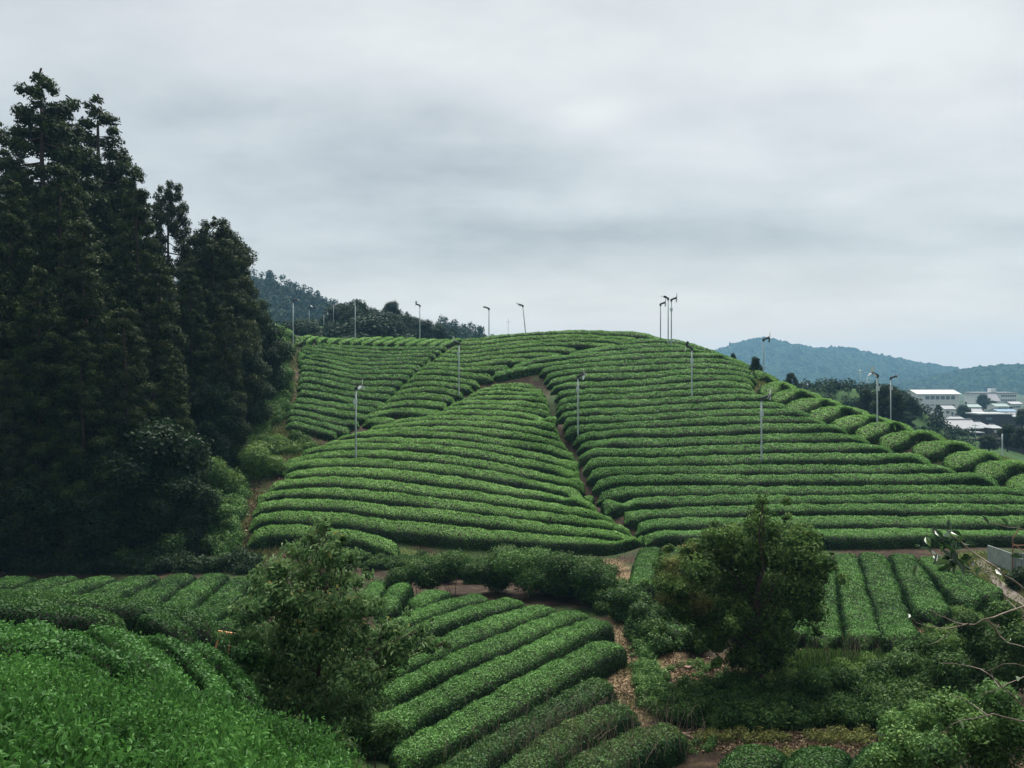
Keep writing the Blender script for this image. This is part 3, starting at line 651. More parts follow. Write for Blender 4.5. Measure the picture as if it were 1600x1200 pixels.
# nearest bushes, right in front of the camera
near = [([(-13.5, 9.5), (-9, 9.8), (-6.0, 9.6), (-3.4, 9.6), (-1.6, 9.2)], 'far one of the near tea rows, its edge crossing the lower left'),
        ([(-13, 7.8), (-8, 8.1), (-5.2, 7.9), (-3.0, 7.7), (-1.1, 7.0)], 'near tea row, next behind the nearest two'),
        ([(-12, 6.1), (-7, 6.4), (-4.6, 6.2), (-2.6, 5.8), (-.9, 5.2)], 'near tea row with large fresh leaves, second from the camera'),
        ([(-10, 4.4), (-6, 4.6), (-4, 4.4), (-2.2, 4.0), (-.8, 3.4)], 'nearest tea row with the largest leaves in the bottom left corner')]
for P, lb in near:
    G, s = resample(P, .25)
    hedge(G, s, 1.74, .80, MT['tea_near'], lb, 'nearest tea rows at the bottom left', lsize=.062 if P[2][1] < 7 else .052, cover=1.9, wr=.38, hexa=True, fuzz=.18, young=-.05, rough=.07, macro=.085)
rowsJ = [[(1215, 1160), (1185, 1172), (1150, 1205)], [(1312, 1158), (1285, 1168), (1255, 1210)], [(1420, 1150), (1392, 1165), (1365, 1208)]]
field(rowsJ, lambda i, n_: ['leftmost dark tea mound cut by the bottom edge', 'middle dark tea mound cut by the bottom edge', 'dark tea mound below the fern-like branches at the bottom edge'][i],
      'dark tea mounds at the bottom edge', MT['tea_dark'], y0=18, y1=32, h=.85, shift=0, deflt=-1.7, step=.3, lsize=.07, cover=1.6)

# ------------------------------------------------------------------ plants
def crown_cloud(cl, n_per, size, wr=.5, r=rng, droop=.2, shell=.75, hexa=False, flat=.85, low=.0, spread=.9, lumps=True):
    """leaves around clump centres cl = [(x, y, z, radius)]; returns V, Q, tint"""
    Ps, Ns, Ts = [], [], []
    for x, y, z, rd in cl:
        k = max(8, int(n_per * 12.57 * rd * rd / (.5 * wr * size * size)))
        d = unit(r.normal(0, 1, (k, 3))); d[:, 2] *= flat
        rr = rd * (shell + (1 - shell) * r.random(k)) * (1 + .25 * np.sin(d[:, 0] * 5 + x) * np.sin(d[:, 1] * 6 + z) * np.cos(d[:, 2] * 5 + y))
        inn = r.random(k) < .2; rr[inn] *= r.random(inn.sum())
        Ps.append(np.array([x, y, z]) + d * rr[:, None]); Ns.append(d + np.array([0, 0, .35]))
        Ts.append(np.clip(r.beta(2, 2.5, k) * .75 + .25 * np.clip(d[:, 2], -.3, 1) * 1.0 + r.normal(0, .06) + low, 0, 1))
    P = np.vstack(Ps); Nn = unit(np.vstack(Ns)); tt = np.concatenate(Ts)
    V, Q, m_ = leaves(P, Nn, size, wr, r, droop, hexa, spread=spread)
    return V, Q, np.repeat(tt, m_)
def tree_empty(name, loc, label, cat, group=None): return empty(name, loc, label, cat, group)

def make_cedar(name, H, R, seed, mat, top_blunt=0.0, holes=.06):
    r = np.random.default_rng(seed)
    root = bpy.data.objects.new(name, None); root.empty_display_size = .5
    tb = MB(); zz = np.linspace(-.6, H * .93, 9)
    lean = r.normal(0, .012, 2)
    tx = lean[0] * zz + .12 * np.sin(zz * .4 + seed); ty = lean[1] * zz
    tb.tube(np.stack([tx, ty, zz], 1), .34 * (1 - np.clip(zz / H, 0, 1)) + .04, 8)
    cl = []; z = H * .10
    while z < H * .985:
        zn = z / H; R_ = R * ((1 - zn) ** (.62 - top_blunt)) * (.72 + .28 * math.sin(min(1, zn * 4) * 1.57)) + .14
        k = max(3, int(3 + R_ * 2.3)); a0 = r.uniform(0, 6.28)
        for j in range(k):
            if r.random() < holes: continue
            a = a0 + 6.283 * j / k + r.normal(0, .25); rr = R_ * r.uniform(.50, .95)
            cs = (.30 + .15 * R_) * r.uniform(.7, 1.35)
            cl.append((np.interp(z, zz, tx) + math.cos(a) * rr, np.interp(z, zz, ty) + math.sin(a) * rr, z + r.normal(0, .35) - rr * .12, cs))
        z += (.42 + .14 * R_) * r.uniform(.75, 1.25)
    for _ in range(3): cl.append((tx[-1] + r.normal(0, .15), ty[-1] + r.normal(0, .15), H * r.uniform(.955, .995), .24))
    bb = MB()
    for x, y, z, c in cl[::5]:
        bb.tube([(np.interp(z + .6, zz, tx), np.interp(z + .6, zz, ty), z + .5), (x * .5, y * .5, z + .25), (x, y, z)], [.07, .05, .02], 4)
    V, Q, t_ = crown_cloud(cl, .62, .27, .40, r, .9, .5, flat=.85, spread=1.0)
    tr = bpy.data.objects.new('trunk', None)
    for v_, q_ in zip(bb.V, [q - o for q, o in zip(bb.Q, np.cumsum([0] + [len(v) for v in bb.V[:-1]]))]): tb.add(v_, q_)
    return root, [('trunk', mesh('trunk', np.vstack(tb.V), np.vstack(tb.Q), MT['bark'], smooth=True)),
                  ('crown', mesh('crown', V, Q, mat, t_))], H

def make_broad(name, H, R, seed, mat, crown0=.22, size=.28, n=26, n_per=60, wr=.6, clump=.36):
    r = np.random.default_rng(seed); tb = MB(); zz = np.linspace(-.5, H * .72, 6)
    tx = .18 * np.sin(zz * .7 + seed); ty = .15 * np.cos(zz * .6 + seed)
    tb.tube(np.stack([tx, ty, zz], 1), .05 * R + .10 * H / 8 * (1 - np.clip(zz / H, 0, 1)), 8)
    cl = []; bb = MB()
    for i in range(n):
        u = (i + .5) / n; z = H * (crown0 + (1 - crown0) * u * .93); a = i * 2.4 + r.normal(0, .3)
        prof = math.sin(math.pi * (u * .82 + .16)) ** .6; rr = R * prof * r.uniform(.25, .85)
        x, y = math.cos(a) * rr, math.sin(a) * rr; c = R * clump * r.uniform(.75, 1.3)
        cl.append((x, y, z, c))
        z_ = min(z * .55, H * .5); bb.tube([(np.interp(z_, zz, tx), np.interp(z_, zz, ty), z_), (x * .45, y * .45, z * .8), (x, y, z)], [.09, .06, .02], 4)
    V, Q, t_ = crown_cloud(cl, .8, size, wr, r, .15, .6, spread=1.0)
    for v_, q_ in zip(bb.V, [q - o for q, o in zip(bb.Q, np.cumsum([0] + [len(v) for v in bb.V[:-1]]))]): tb.add(v_, q_)
    return None, [('trunk', mesh('trunk', np.vstack(tb.V), np.vstack(tb.Q), MT['bark'], smooth=True)),
                  ('crown', mesh('crown', V, Q, mat, t_))], H

def plant(name, kit, px, top_py, Y, wsc, label, cat, group, rz=0.0, x=None, zbase=None, parts=True):
    """stand a tree of the kit so that its tip shows at (px, top_py)"""
    x = (px - CX) / F * Y if x is None else x
    zb = float(T(x, Y)) if zbase is None else zbase
    H = (HY - top_py) / F * Y - zb; sc = H / kit[2]
    o_ = empty(name, (x, Y, zb), label, cat, group, rz); o_.scale = (sc * wsc, sc * wsc, sc)
    for nm, me in kit[1]:
        if nm == 'limbs' and not parts: continue
        c = bpy.data.objects.new(nm, me); COL.objects.link(c); c.parent = o_
    return o_

ced = [make_cedar('cedar_tree', 26, 4.6, 11, MT['cedar']), make_cedar('cedar_tree', 26, 5.4, 12, MT['cedar']),
       make_cedar('cedar_tree', 24, 4.4, 13, MT['cedar_warm'], .05), make_cedar('cedar_tree', 22, 5.2, 14, MT['cedar_warm'], .2), make_cedar('cedar_tree', 26, 4.0, 15, MT['cedar'], 0, .25)]
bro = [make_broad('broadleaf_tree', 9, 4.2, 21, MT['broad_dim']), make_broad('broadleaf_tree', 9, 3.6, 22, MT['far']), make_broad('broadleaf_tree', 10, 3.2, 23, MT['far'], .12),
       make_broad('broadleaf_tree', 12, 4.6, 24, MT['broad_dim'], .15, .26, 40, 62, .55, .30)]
ced.append(make_broad('broadleaf_tree', 24, 5.6, 77, MT['cedar'], .10, .30, 95, 60, .42, .25))
gF = 'tall trees of the dark forest on the left'
forest = [  # kit, px, top row, distance, width, label
 (0, 60, 117, 66, 1.2, 'tallest cedar of the dark forest, its lone spire nearest the upper left corner'),
 (4, -12, 184, 68, 1.1, 'dark cedar cut by the left edge, its tip left of the tallest spire'),
 (0, 112, 158, 70, 1.2, 'cedar just right of the tallest spire, left of the thin paired spire'),
 (4, 150, 148, 73, 1.35, 'thin spired cedar right of the tallest one, with gaps to the sky'),
 (1, 190, 236, 76, 1.0, 'cedar whose tip steps down right of the thin spired one'),
 (0, 212, 262, 66, .85, 'shoulder-high cedar filling the slope of the forest outline'),
 (3, 265, 281, 82, .75, 'round-headed tree standing clear in the gap of the forest outline'),
 (2, 235, 400, 62, 1.0, 'olive tinted cedar under the round-headed tree'),
 (3, 338, 338, 78, 1.05, 'broad bushy tree forming the right-hand shoulder of the forest'),
 (3, 372, 395, 82, .70, 'last tall tree at the right end of the forest outline'),
 (1, 20, 290, 58, 1.0, 'front dark cedar at the left edge, below the tallest spire'),
 (1, 95, 262, 61, 1.0, 'heavy dark cedar in front of the tallest spire'),
 (2, 150, 330, 58, 1.0, 'olive tinted cedar in the middle of the forest front'),
 (1, 300, 420, 72, .95, 'dark cedar below the broad bushy tree of the right shoulder'),
 (2, 350, 470, 70, .9, 'olive cedar low under the right shoulder of the forest'),
 (1, -40, 330, 55, 1.0, 'dark cedar mostly outside the left edge'),
 (1, 60, 420, 54, 1.0, 'low dark cedar in the forest front near the left edge'),
 (2, 205, 470, 56, 1.0, 'drooping olive cedar in the lower middle of the forest'),
 (1, 130, 520, 53.5, 1.05, 'short dark cedar at the forest foot left of centre'),
 (1, 270, 560, 58, 1.0, 'short dark cedar at the forest foot right of centre'),
 (5, 352, 350, 84, 1.0, 'dense tree filling the right shoulder beside the broad bushy one'), (1, 316, 372, 84, 1.05, 'dark cedar behind the broad bushy tree, closing the shoulder'),
 (1, 168, 262, 80, 1.1, 'dark cedar behind the stepped tips, closing the sky gaps'), (1, 25, 236, 78, 1.1, 'dark cedar behind the left edge trees'),
 (2, 10, 560, 52.5, 1.0, 'short olive cedar at the forest foot by the left edge')]
for k, px, tp, Y, ws, lb in forest:
    plant('cedar_tree', ced[k], px, tp, Y, ws, lb, 'cedar tree' if k != 3 else 'tree', gF, rz=px * .7)
under = [
 (0, 400, 500, 88, 1.0, 'dark rounded tree at the forest edge beside the top of the bank'),
 (3, 385, 545, 80, 1.0, 'dark broadleaf tree overhanging the bank at the forest edge'),
 (3, 330, 600, 68, 1.0, 'broadleaf tree low in the right part of the forest'),
 (0, 235, 660, 56, 1.1, 'broadleaf tree with pale limbs low in the forest'),
 (3, 160, 700, 53.5, 1.2, 'broadleaf tree behind the third dim tea row'),
 (0, 70, 740, 52.8, 1.2, 'shadowed broadleaf tree at the forest foot'),
 (0, 5, 760, 52, 1.2, 'shadowed broadleaf tree at the forest foot by the left edge'),
 (0, 285, 745, 55, 1.1, 'small leafy tree at the forest foot above the dim plot')]
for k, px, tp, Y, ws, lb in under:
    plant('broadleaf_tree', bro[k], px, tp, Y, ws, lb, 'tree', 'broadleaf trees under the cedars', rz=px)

def pclumps(L_, Y, dj=.6, r=rng, back=1):
    """clumps placed by where they show, given real depth around distance Y"""
    o_ = []
    for px, py, pr in L_:
        rd = pr / F * Y
        for b_ in range(1 + back):
            yy = Y + (r.normal(0, dj) if b_ == 0 else rd * r.uniform(-1.5, 1.5)); jx = 0 if b_ == 0 else r.normal(0, rd * .4)
            o_.append(((px - CX) / F * yy + jx, yy, (HY - py) / F * yy, rd))
    return o_
def shrub(label, L_, Y, mat, size, n_per, wr=.5, droop=.1, group=None, name='shrub', cat='shrub', shell=.6, hexa=False, dj=.3, stems=True, back=1, spread=.9):
    cl = pclumps(L_, Y, dj, back=back)
    cx_ = float(np.mean([c[0] for c in cl])); zb = float(T(cx_, Y)); base_ = np.array([cx_, Y, zb])
    root = empty(name, base_, label, cat, group)
    V, Q, t_ = crown_cloud(cl, n_per, size, wr, rng, droop, shell, hexa=hexa, spread=spread)
    link('foliage', mesh('foliage', V - base_, Q, mat, t_), root)
    if stems:
        b_ = MB()
        cl = [c for c in cl if c[2] - c[3] < float(T(c[0], c[1])) + 1.2]
        for x, y, z, rd in (cl or [(cx_, Y, zb + .4, .3)])[:3]:
            gx_ = .2 * x + .8 * cx_; y_ = y; y = .2 * y + .8 * Y; gz = float(T(gx_, y)) - .1
            b_.tube(np.array([(gx_, y, gz), (.4 * gx_ + .6 * x, .5 * y + .5 * y_, gz + .6 * (z - gz)), (x, y_, z)]) - base_, [.02, .014, .006], 5)
        b_.build('stem', MT['bark'], root)
    return root

# the two trees standing among the lower plots
def feature_tree(name, label, L_, base_px, Y, mat, size, n_per, wr, droop, trunk_r, hexa=True, low=0.0, seed=3, dj=.8, back=1, shell=.5):
    r = np.random.default_rng(seed)
    bx = (base_px - CX) / F * Y; zb = float(T(bx, Y)); B0 = np.array([bx, Y, zb]); root = empty(name, B0, label, 'tree')
    cl = pclumps(L_, Y, dj, r, back)
    tops = sorted(cl, key=lambda c: -c[2]); topc = np.array(tops[0][:3])
    zz = np.linspace(0, 1, 7); tr = B0 + (topc - B0) * zz[:, None]; tr[1:-1, :2] += r.normal(0, .12, (5, 2)); tr[0, 2] -= .4
    l_ = MB(); l_.tube(tr - B0, trunk_r * (1 - .93 * zz), 9)
    for x, y, z, rd in cl:
        f = np.clip(((z - zb) / (topc[2] - zb)) * .75 - .12, .06, .9); s0 = np.array([np.interp(f, zz, tr[:, k]) for k in range(3)])
        e_ = np.array([x, y, z]); mid = .5 * s0 + .5 * e_ + np.array([0, .15, .1]) + r.normal(0, .08, 3)
        l_.tube(np.array([s0, mid, e_]) - B0, [trunk_r * .22, trunk_r * .12, .008], 5)
        for _ in range(3):
            q = e_ + unit(r.normal(0, 1, 3)) * rd * r.uniform(.8, 1.25); l_.tube(np.array([mid * .3 + e_ * .7, e_ * .4 + q * .6, q]) - B0, [.009, .007, .004], 4)
    l_.build('trunk', MT['bark'], root, smooth=True)
    # loose single sprays past the clumps keep the outline ragged
    cl = cl + [(x + r.normal(0, rd * .75), y + r.normal(0, rd * .75), z + r.normal(0, rd * .75), rd * .38) for x, y, z, rd in cl for _ in range(2)]
    V, Q, t_ = crown_cloud(cl, n_per, size, wr, r, droop, shell, hexa, .9, low, 1.0)
    link('crown', mesh('crown', V - B0, Q, mat, t_), root)
    return root
feature_tree('leafy_tree', 'loose leafy tree with drooping yellow-flecked leaves standing behind the nearest bushes',
 [(505, 822, 15), (488, 838, 16), (530, 842, 17), (470, 862, 24), (512, 868, 30), (548, 872, 20), (440, 890, 28), (486, 900, 36), (535, 908, 34), (408, 908, 26), (425, 935, 36), (470, 945, 44), (520, 955, 44), (565, 948, 30), (395, 955, 28),
  (395, 995, 30), (440, 992, 44), (495, 1005, 50), (555, 1000, 40), (605, 985, 27), (640, 1000, 26), (675, 1008, 17), (610, 1025, 30), (430, 1050, 42), (485, 1060, 50), (545, 1055, 46), (590, 1060, 30), (405, 1075, 28), (450, 1100, 36), (510, 1108, 42), (560, 1100, 34), (660, 985, 14), (698, 1006, 9)],
 500, 18.8, MT['olive'], .125, .27, .33, .8, .075, seed=5, low=.12, shell=.25, dj=.75)
feature_tree('round_tree', 'bushy round tree with a dark spiky top rising from the bare clearing',
 [(1192, 784, 8), (1190, 800, 14), (1182, 822, 24), (1205, 830, 24), (1150, 838, 24), (1238, 840, 26), (1112, 842, 22), (1085, 858, 20), (1265, 852, 22), (1130, 868, 34), (1180, 865, 36), (1228, 872, 36), (1060, 884, 22), (1092, 892, 32), (1285, 876, 16), (1262, 892, 28),
  (1045, 912, 20), (1072, 925, 28), (1125, 915, 38), (1178, 915, 42), (1226, 918, 38), (1268, 925, 24), (1060, 955, 22), (1100, 958, 32), (1150, 960, 38), (1202, 960, 40), (1246, 955, 28), (1120, 995, 26), (1165, 1000, 34), (1215, 998, 32), (1185, 1030, 28), (1150, 1028, 20), (1218, 1030, 18), (1300, 880, 9)],
 1186, 29.5, MT['broad'], .12, .50, .5, .2, .12, seed=8, low=.13, dj=1.1, shell=.35)

# stream-side bushes
gS = 'wild bushes along the ditch'
S_L = [([(622, 905, 22), (650, 893, 24), (672, 905, 20)], 45, 'low bush at the left start of the ditch hedge'), ([(690, 888, 22), (715, 880, 24), (735, 893, 18)], 45.5, 'second bush of the ditch hedge, beside the separate tea mound'),
 ([(762, 894, 18), (788, 876, 30), (780, 905, 24)], 45, 'third bush of the ditch hedge, above the uppermost diagonal row'), ([(812, 882, 28), (840, 878, 28), (825, 905, 26), (850, 905, 22)], 44, 'pale-topped bush at the highest bend of the ditch hedge'),
 ([(872, 885, 28), (895, 890, 28), (880, 912, 26), (905, 918, 22)], 42.5, 'dark full bush right of the pale-topped one'), ([(922, 898, 26), (942, 912, 26), (925, 925, 26), (950, 935, 22)], 41, 'dark bush where the ditch hedge turns down to the right'),
 ([(965, 935, 20), (985, 945, 22), (975, 960, 22)], 38.5, 'bush touching the pale path corner'), ([(1000, 955, 18), (1012, 975, 24), (995, 985, 22), (1028, 990, 20)], 36, 'grassy-looking bush in the middle of the ditch descent'),
 ([(1020, 1005, 22), (1040, 1010, 16), (1005, 1015, 16)], 34.5, 'rounded bush above the brown litter bank'), ([(1015, 1045, 16), (1030, 1060, 20), (1022, 1080, 20)], 31.5, 'light bush beside the straw path'),
 ([(1045, 1085, 24), (1075, 1095, 26), (1060, 1115, 22)], 29.2, 'spreading bush at the lower end of the straw path'), ([(1082, 992, 20), (1090, 1005, 18), (1075, 1010, 15)], 34, 'single clipped tea bush at the left foot of the round tree')]
for k, (l_, Y, lb) in enumerate(S_L):
    shrub(lb, l_, Y, MT['bush'] if k % 3 else MT['fresh'] if k in (3, 9) else MT['bush'], .11, .9, .5, .1, gS if k < 11 else None)
gW = 'weedy bushes on the bank below the round tree'
S_W = [([(1105, 1110, 24), (1130, 1120, 24)], 28.3, 'weedy bush at the left end of the bank'), ([(1160, 1095, 26), (1185, 1110, 28), (1150, 1125, 22)], 28.2, 'weedy bush right below the trunk of the round tree'),
 ([(1215, 1085, 26), (1240, 1105, 28), (1210, 1125, 24)], 28, 'dark weedy bush in the bank, second right of the trunk'), ([(1265, 1065, 24), (1285, 1090, 30), (1265, 1120, 26)], 28, 'tallest weedy bush in the middle of the bank'),
 ([(1320, 1060, 24), (1335, 1090, 30), (1315, 1120, 26)], 28, 'dark weedy bush under the seam of the wide tea rows'), ([(1370, 1050, 22), (1390, 1080, 30), (1365, 1110, 26)], 28, 'weedy bush below the last long wide tea row'),
 ([(1420, 1040, 24), (1440, 1070, 30), (1420, 1100, 28)], 27.5, 'leafy bush where the bank climbs to the right'), ([(1470, 1010, 24), (1490, 1045, 32), (1470, 1085, 30)], 27, 'leafy bush behind the bare crossing twigs'),
 ([(1520, 975, 24), (1540, 1010, 34), (1520, 1055, 32)], 27, 'bush right of the bare clearing, below the path'), ([(1570, 960, 26), (1592, 1000, 36), (1570, 1050, 36)], 26, 'dark bush at the right edge below the shed')]
for l_, Y, lb in S_W: shrub(lb, l_, Y, MT['bush'], .11, .9, .42, .25, gW)

# growth along the left bank
gB = 'undergrowth on the bank at the forest edge'
S_B = [([(425, 535, 14), (438, 550, 16), (430, 570, 16)], 98, MT['fresh'], 'light green bush at the top of the bank beside the path'), ([(442, 585, 14), (447, 605, 15), (438, 620, 14)], 92, MT['fresh'], 'bright creeper-like bush halfway down the bank'),
 ([(405, 560, 20), (412, 590, 22), (400, 615, 22)], 88, MT['bush'], 'dark bush behind the light ones on the upper bank'), ([(415, 640, 16), (430, 655, 16), (405, 665, 18)], 84, MT['broad'], 'brownish bush on the bare middle bank'),
 ([(460, 682, 12), (475, 690, 13), (485, 700, 11)], 79, MT['bush'], 'small bush in the hollow under the lowest left field row'), ([(405, 692, 16), (425, 695, 14), (385, 690, 20)], 78, MT['fresh'], 'yellow-green weeds in the hollow by the dry bank'),
 ([(395, 715, 26), (425, 728, 20), (360, 720, 28), (400, 735, 24)], 70, MT['bamboo'], 'arching pale green bamboo clump spilling toward the middle slope'), ([(330, 735, 26), (350, 755, 26), (320, 765, 24)], 64, MT['bamboo'], 'dim bamboo clump left of the arching pale one'),
 ([(310, 785, 28), (335, 800, 24), (290, 800, 24)], 59, MT['bamboo'], 'feathery bamboo clump low at the forest foot'), ([(352, 800, 16), (362, 825, 16), (350, 845, 18)], 57.5, MT['fresh'], 'light green bush at the bottom of the bare bank'),
 ([(325, 850, 18), (345, 868, 16), (300, 865, 18)], 55, MT['broad'], 'brown-green bush at the corner of the dim plot'), ([(255, 850, 22), (225, 865, 20)], 54, MT['broad'], 'dark bush behind the fourth dim tea row'), ([(150, 855, 22), (110, 865, 22), (185, 868, 18)], 53.5, MT['broad'], 'dark bush behind the second dim tea row'),
 ([(50, 860, 24), (10, 865, 24)], 53, MT['broad'], 'dark bush at the forest foot by the left edge'), ([(375, 885, 12), (395, 882, 12)], 51.5, MT['bush'], 'low weeds at the right end of the dim plot')]
for l_, Y, mt, lb in S_B:
    bam = mt is MT['bamboo']; shrub(lb, l_, Y, mt, .30 if bam else .17, .9 if bam else .8, .22 if bam else .55, .7 if bam else .2, gB, name='bamboo_clump' if bam else 'shrub', cat='bamboo' if bam else 'shrub')
# bushes left and right close by
shrub('bright leafy bush left of the drooping tree, above the nearest rows', [(388, 1020, 22), (410, 1035, 20), (395, 1055, 18)], 18.2, MT['tea_near'], .10, .9, .45)
shrub('small leafy bush at the foot of the drooping tree, right side', [(585, 1150, 26), (560, 1135, 24), (612, 1140, 20)], 21.5, MT['bush'], .09, .9, .45)
shrub('yellowing twiggy bush at the left foot of the round tree', [(1050, 880, 20), (1075, 860, 18), (1040, 905, 22), (1070, 925, 26), (1035, 935, 18), (1095, 945, 24), (1100, 900, 24)], 29.0, MT['twiggy'], .085, .26, .4, shell=.2)
gN = 'light green bushes at the bottom right'
for l_, Y, lb in [([(1400, 1135, 30), (1440, 1120, 30), (1430, 1165, 40)], 16, 'fern-like light bush left of the bare twigs at the bottom'), ([(1480, 1105, 34), (1510, 1140, 44), (1470, 1175, 40)], 15, 'light green bush under the bare twigs'),
                  ([(1560, 1090, 34), (1590, 1140, 50), (1540, 1180, 46)], 14, 'light green bush in the bottom right corner'), ([(1380, 1190, 30), (1420, 1215, 36)], 15.5, 'low fern-like bush on the bottom edge')]:
    shrub(lb, l_, Y, MT['fresh'], .075, .7, .42, .1, gN, shell=.35, dj=.5, spread=1.1)

# bare-branched tree just right of the picture, its limbs reaching in
def W3(px, py, Y): return np.array(W(px, py, Y))
bt = empty('bare_branched_tree', (W3(1720, 1300, 5)[0], 5.0, float(T(W3(1720, 1300, 5)[0], 5.0))), 'bare-branched tree with a few glossy leaves reaching in from the right edge', 'tree')
B0 = np.array(bt.location)
trunk = [B0 + (0, 0, -.3), B0 + (.05, 0, 1.0), W3(1735, 1100, 5.0), W3(1722, 930, 5.0), W3(1735, 780, 5.0)]
q = MB(); q.tube(np.array(trunk) - B0, [.09, .075, .06, .045, .02], 8); q.build('trunk', MT['pale_bark'], bt, smooth=True)
BR = [([(1728, 1010), (1655, 965), (1606, 925), (1560, 890), (1520, 862), (1492, 838), (1478, 826)], 4.9, .017), ([(1722, 925), (1650, 935), (1588, 952), (1540, 968), (1505, 976), (1470, 962), (1450, 950)], 5.2, .014),
      ([(1540, 968), (1565, 995), (1600, 1012), (1640, 1030)], 5.2, .010), ([(1512, 975), (1480, 982), (1440, 975), (1418, 962)], 5.2, .008), ([(1735, 1140), (1650, 1118), (1600, 1125), (1545, 1118), (1500, 1128), (1478, 1138)], 4.7, .012),
      ([(1735, 1100), (1640, 1130), (1580, 1085), (1545, 1055), (1515, 1040), (1470, 1035)], 5.0, .012), ([(1735, 1060), (1650, 1050), (1600, 1058), (1560, 1075), (1530, 1090)], 5.1, .010), ([(1560, 1075), (1545, 1050), (1540, 1035)], 5.1, .006),
      ([(1730, 860), (1660, 850), (1600, 828), (1560, 818), (1530, 812)], 5.4, .009), ([(1545, 1118), (1510, 1095), (1480, 1085)], 4.7, .007), ([(1588, 952), (1570, 930), (1562, 905)], 5.2, .006), ([(1560, 890), (1535, 895), (1505, 893)], 4.9, .006),
      ([(1740, 1010), (1670, 1010), (1610, 1040), (1575, 1035), (1540, 1050)], 4.8, .008), ([(1500, 976), (1470, 1000), (1450, 1008)], 5.2, .005)]
for l_, Y, rd in BR:
    pts, _ = resample(np.array([(a, b_, Y + .12 * math.sin(i * 1.7)) for i, (a, b_) in enumerate(l_)]), 16)
    W_ = np.array([W3(*p_) for p_ in pts]); W_ += rng.normal(0, .004, W_.shape)
    q = MB(); q.tube(W_ - B0, np.linspace(rd, rd * .3, len(W_)) * .55, 6); q.build('branch', MT['pale_bark'], bt, smooth=True)
lf = [(1462, 832, .10), (1480, 840, .13), (1470, 856, .13), (1450, 846, .09), (1498, 858, .11), (1488, 872, .14), (1510, 868, .12), (1455, 862, .11), (1520, 880, .10), (1475, 888, .10), (1500, 842, .09), (1460, 876, .08), (1515, 850, .09), (1500, 905, .12), (1512, 895, .09), (1446, 858, .12), (1530, 892, .08), (1562, 892, .11), (1590, 870, .12), (1575, 1000, .06), (1540, 812, .07), (1570, 815, .10), (1590, 822, .09), (1420, 962, .05), (1500, 1130, .09), (1560, 1098, .05), (1590, 1060, .07), (1535, 905, .09), (1482, 822, .12), (1508, 880, .12)]
r9 = np.random.default_rng(91)
lf += [(1478 + r9.normal(0, 24), 858 + r9.normal(0, 20), r9.uniform(.07, .13)) for _ in range(26)]
for a, b_, sz in lf:
    P_ = W3(a, b_, 4.9 + r9.normal(0, .06))[None] - B0
    V, Q, m_ = leaves(P_, np.array([[r9.normal(0, .5), -.6, .7]]), sz * .72, .42, r9, .5, True, spread=1.2)
    link('leaf', mesh('leaf', V, Q, MT['bigleaf'], np.full(m_, r9.random())), bt)

# ------------------------------------------------------------------ grass, paths
def strip(name, P, w, mat, lift=.02, y0=3, y1=150, label=None):
    G = np.array([hit(a, b_, 0.0, y0, y1) for a, b_ in resample(P, 12)[0]]); G, s = resample(smooth_line(G), .4)
    Tn = unit(np.gradient(G, axis=0)); Nr = np.stack([-Tn[:, 1], Tn[:, 0]], 1); k = 5; V = []
    wv = w * (1 + .2 * np.sin(s * 1.3) + .12 * np.sin(s * 3.1 + 1))
    for i in range(k):
        u = (i / (k - 1) - .5) * wv; q_ = G + Nr * u[:, None]; V.append(np.stack([q_[:, 0], q_[:, 1], T(q_[:, 0], q_[:, 1]) + lift], 1))
    V = np.stack(V, 1).reshape(-1, 3); n_ = len(G)
    a, b_ = np.meshgrid(np.arange(n_ - 1), np.arange(k - 1), indexing='ij'); q0 = (a * k + b_).ravel()
    o_ = link(name, mesh(name, V, np.stack([q0, q0 + 1, q0 + k + 1, q0 + k], 1), mat, smooth=True)); tag(o_, kind='structure'); return o_
strip('path', [(1528, 875), (1548, 900), (1580, 930), (1640, 965)], .42, plain('pale_concrete', (.15, .13, .11), .9), .03, 25, 56)
def ground_cover(regions, n_, rad, hgt, size, mat, name, y0, y1, cover=.5, wr=.5, droop=.1):
    """low plants growing over the ground inside traced ellipses; nobody could count them"""
    cl = []; tot = sum(a[2] * a[3] for a in regions)
    for cx_, cy_, rx, ry in regions:
        for _ in range(max(3, int(n_ * rx * ry / tot))):
            a = rng.uniform(0, 6.283); q_ = math.sqrt(rng.random()); g_ = hit(cx_ + rx * q_ * math.cos(a), cy_ + ry * q_ * math.sin(a), .1, y0, y1)
            rd = rad * rng.uniform(.55, 1.35); cl.append((g_[0], g_[1], float(T(*g_)) + hgt * rng.uniform(.2, 1.0) ** 1.3, rd))
    V, Q, t_ = crown_cloud(cl, cover, size, wr, rng, droop, .45, low=.02, spread=1.0)
    return tag(link(name, mesh(name, V, Q, mat, t_)), kind='stuff')
ground_cover([(1240, 1100, 200, 34), (1450, 1070, 100, 50), (1075, 1112, 40, 20), (1180, 1125, 110, 14), (1400, 1120, 90, 25)], 850, .32, .50, .10, MT['bush'], 'undergrowth', 22, 40, .8)
ground_cover([(1330, 1068, 130, 10), (1490, 1000, 50, 35), (1410, 1052, 70, 12)], 110, .30, .5, .16, MT['bamboo'], 'undergrowth', 24, 42, .5, .16, .3)
ground_cover([(760, 898, 130, 12), (690, 893, 60, 8), (885, 912, 50, 20), (945, 935, 30, 20), (985, 962, 25, 22), (1012, 992, 25, 22)], 330, .42, .85, .11, MT['bush'], 'undergrowth', 30, 52, .8)
ground_cover([(470, 1040, 100, 60), (560, 1100, 50, 50), (560, 1160, 50, 20)], 260, .38, .45, .10, MT['bush'], 'undergrowth', 17, 45, .6)
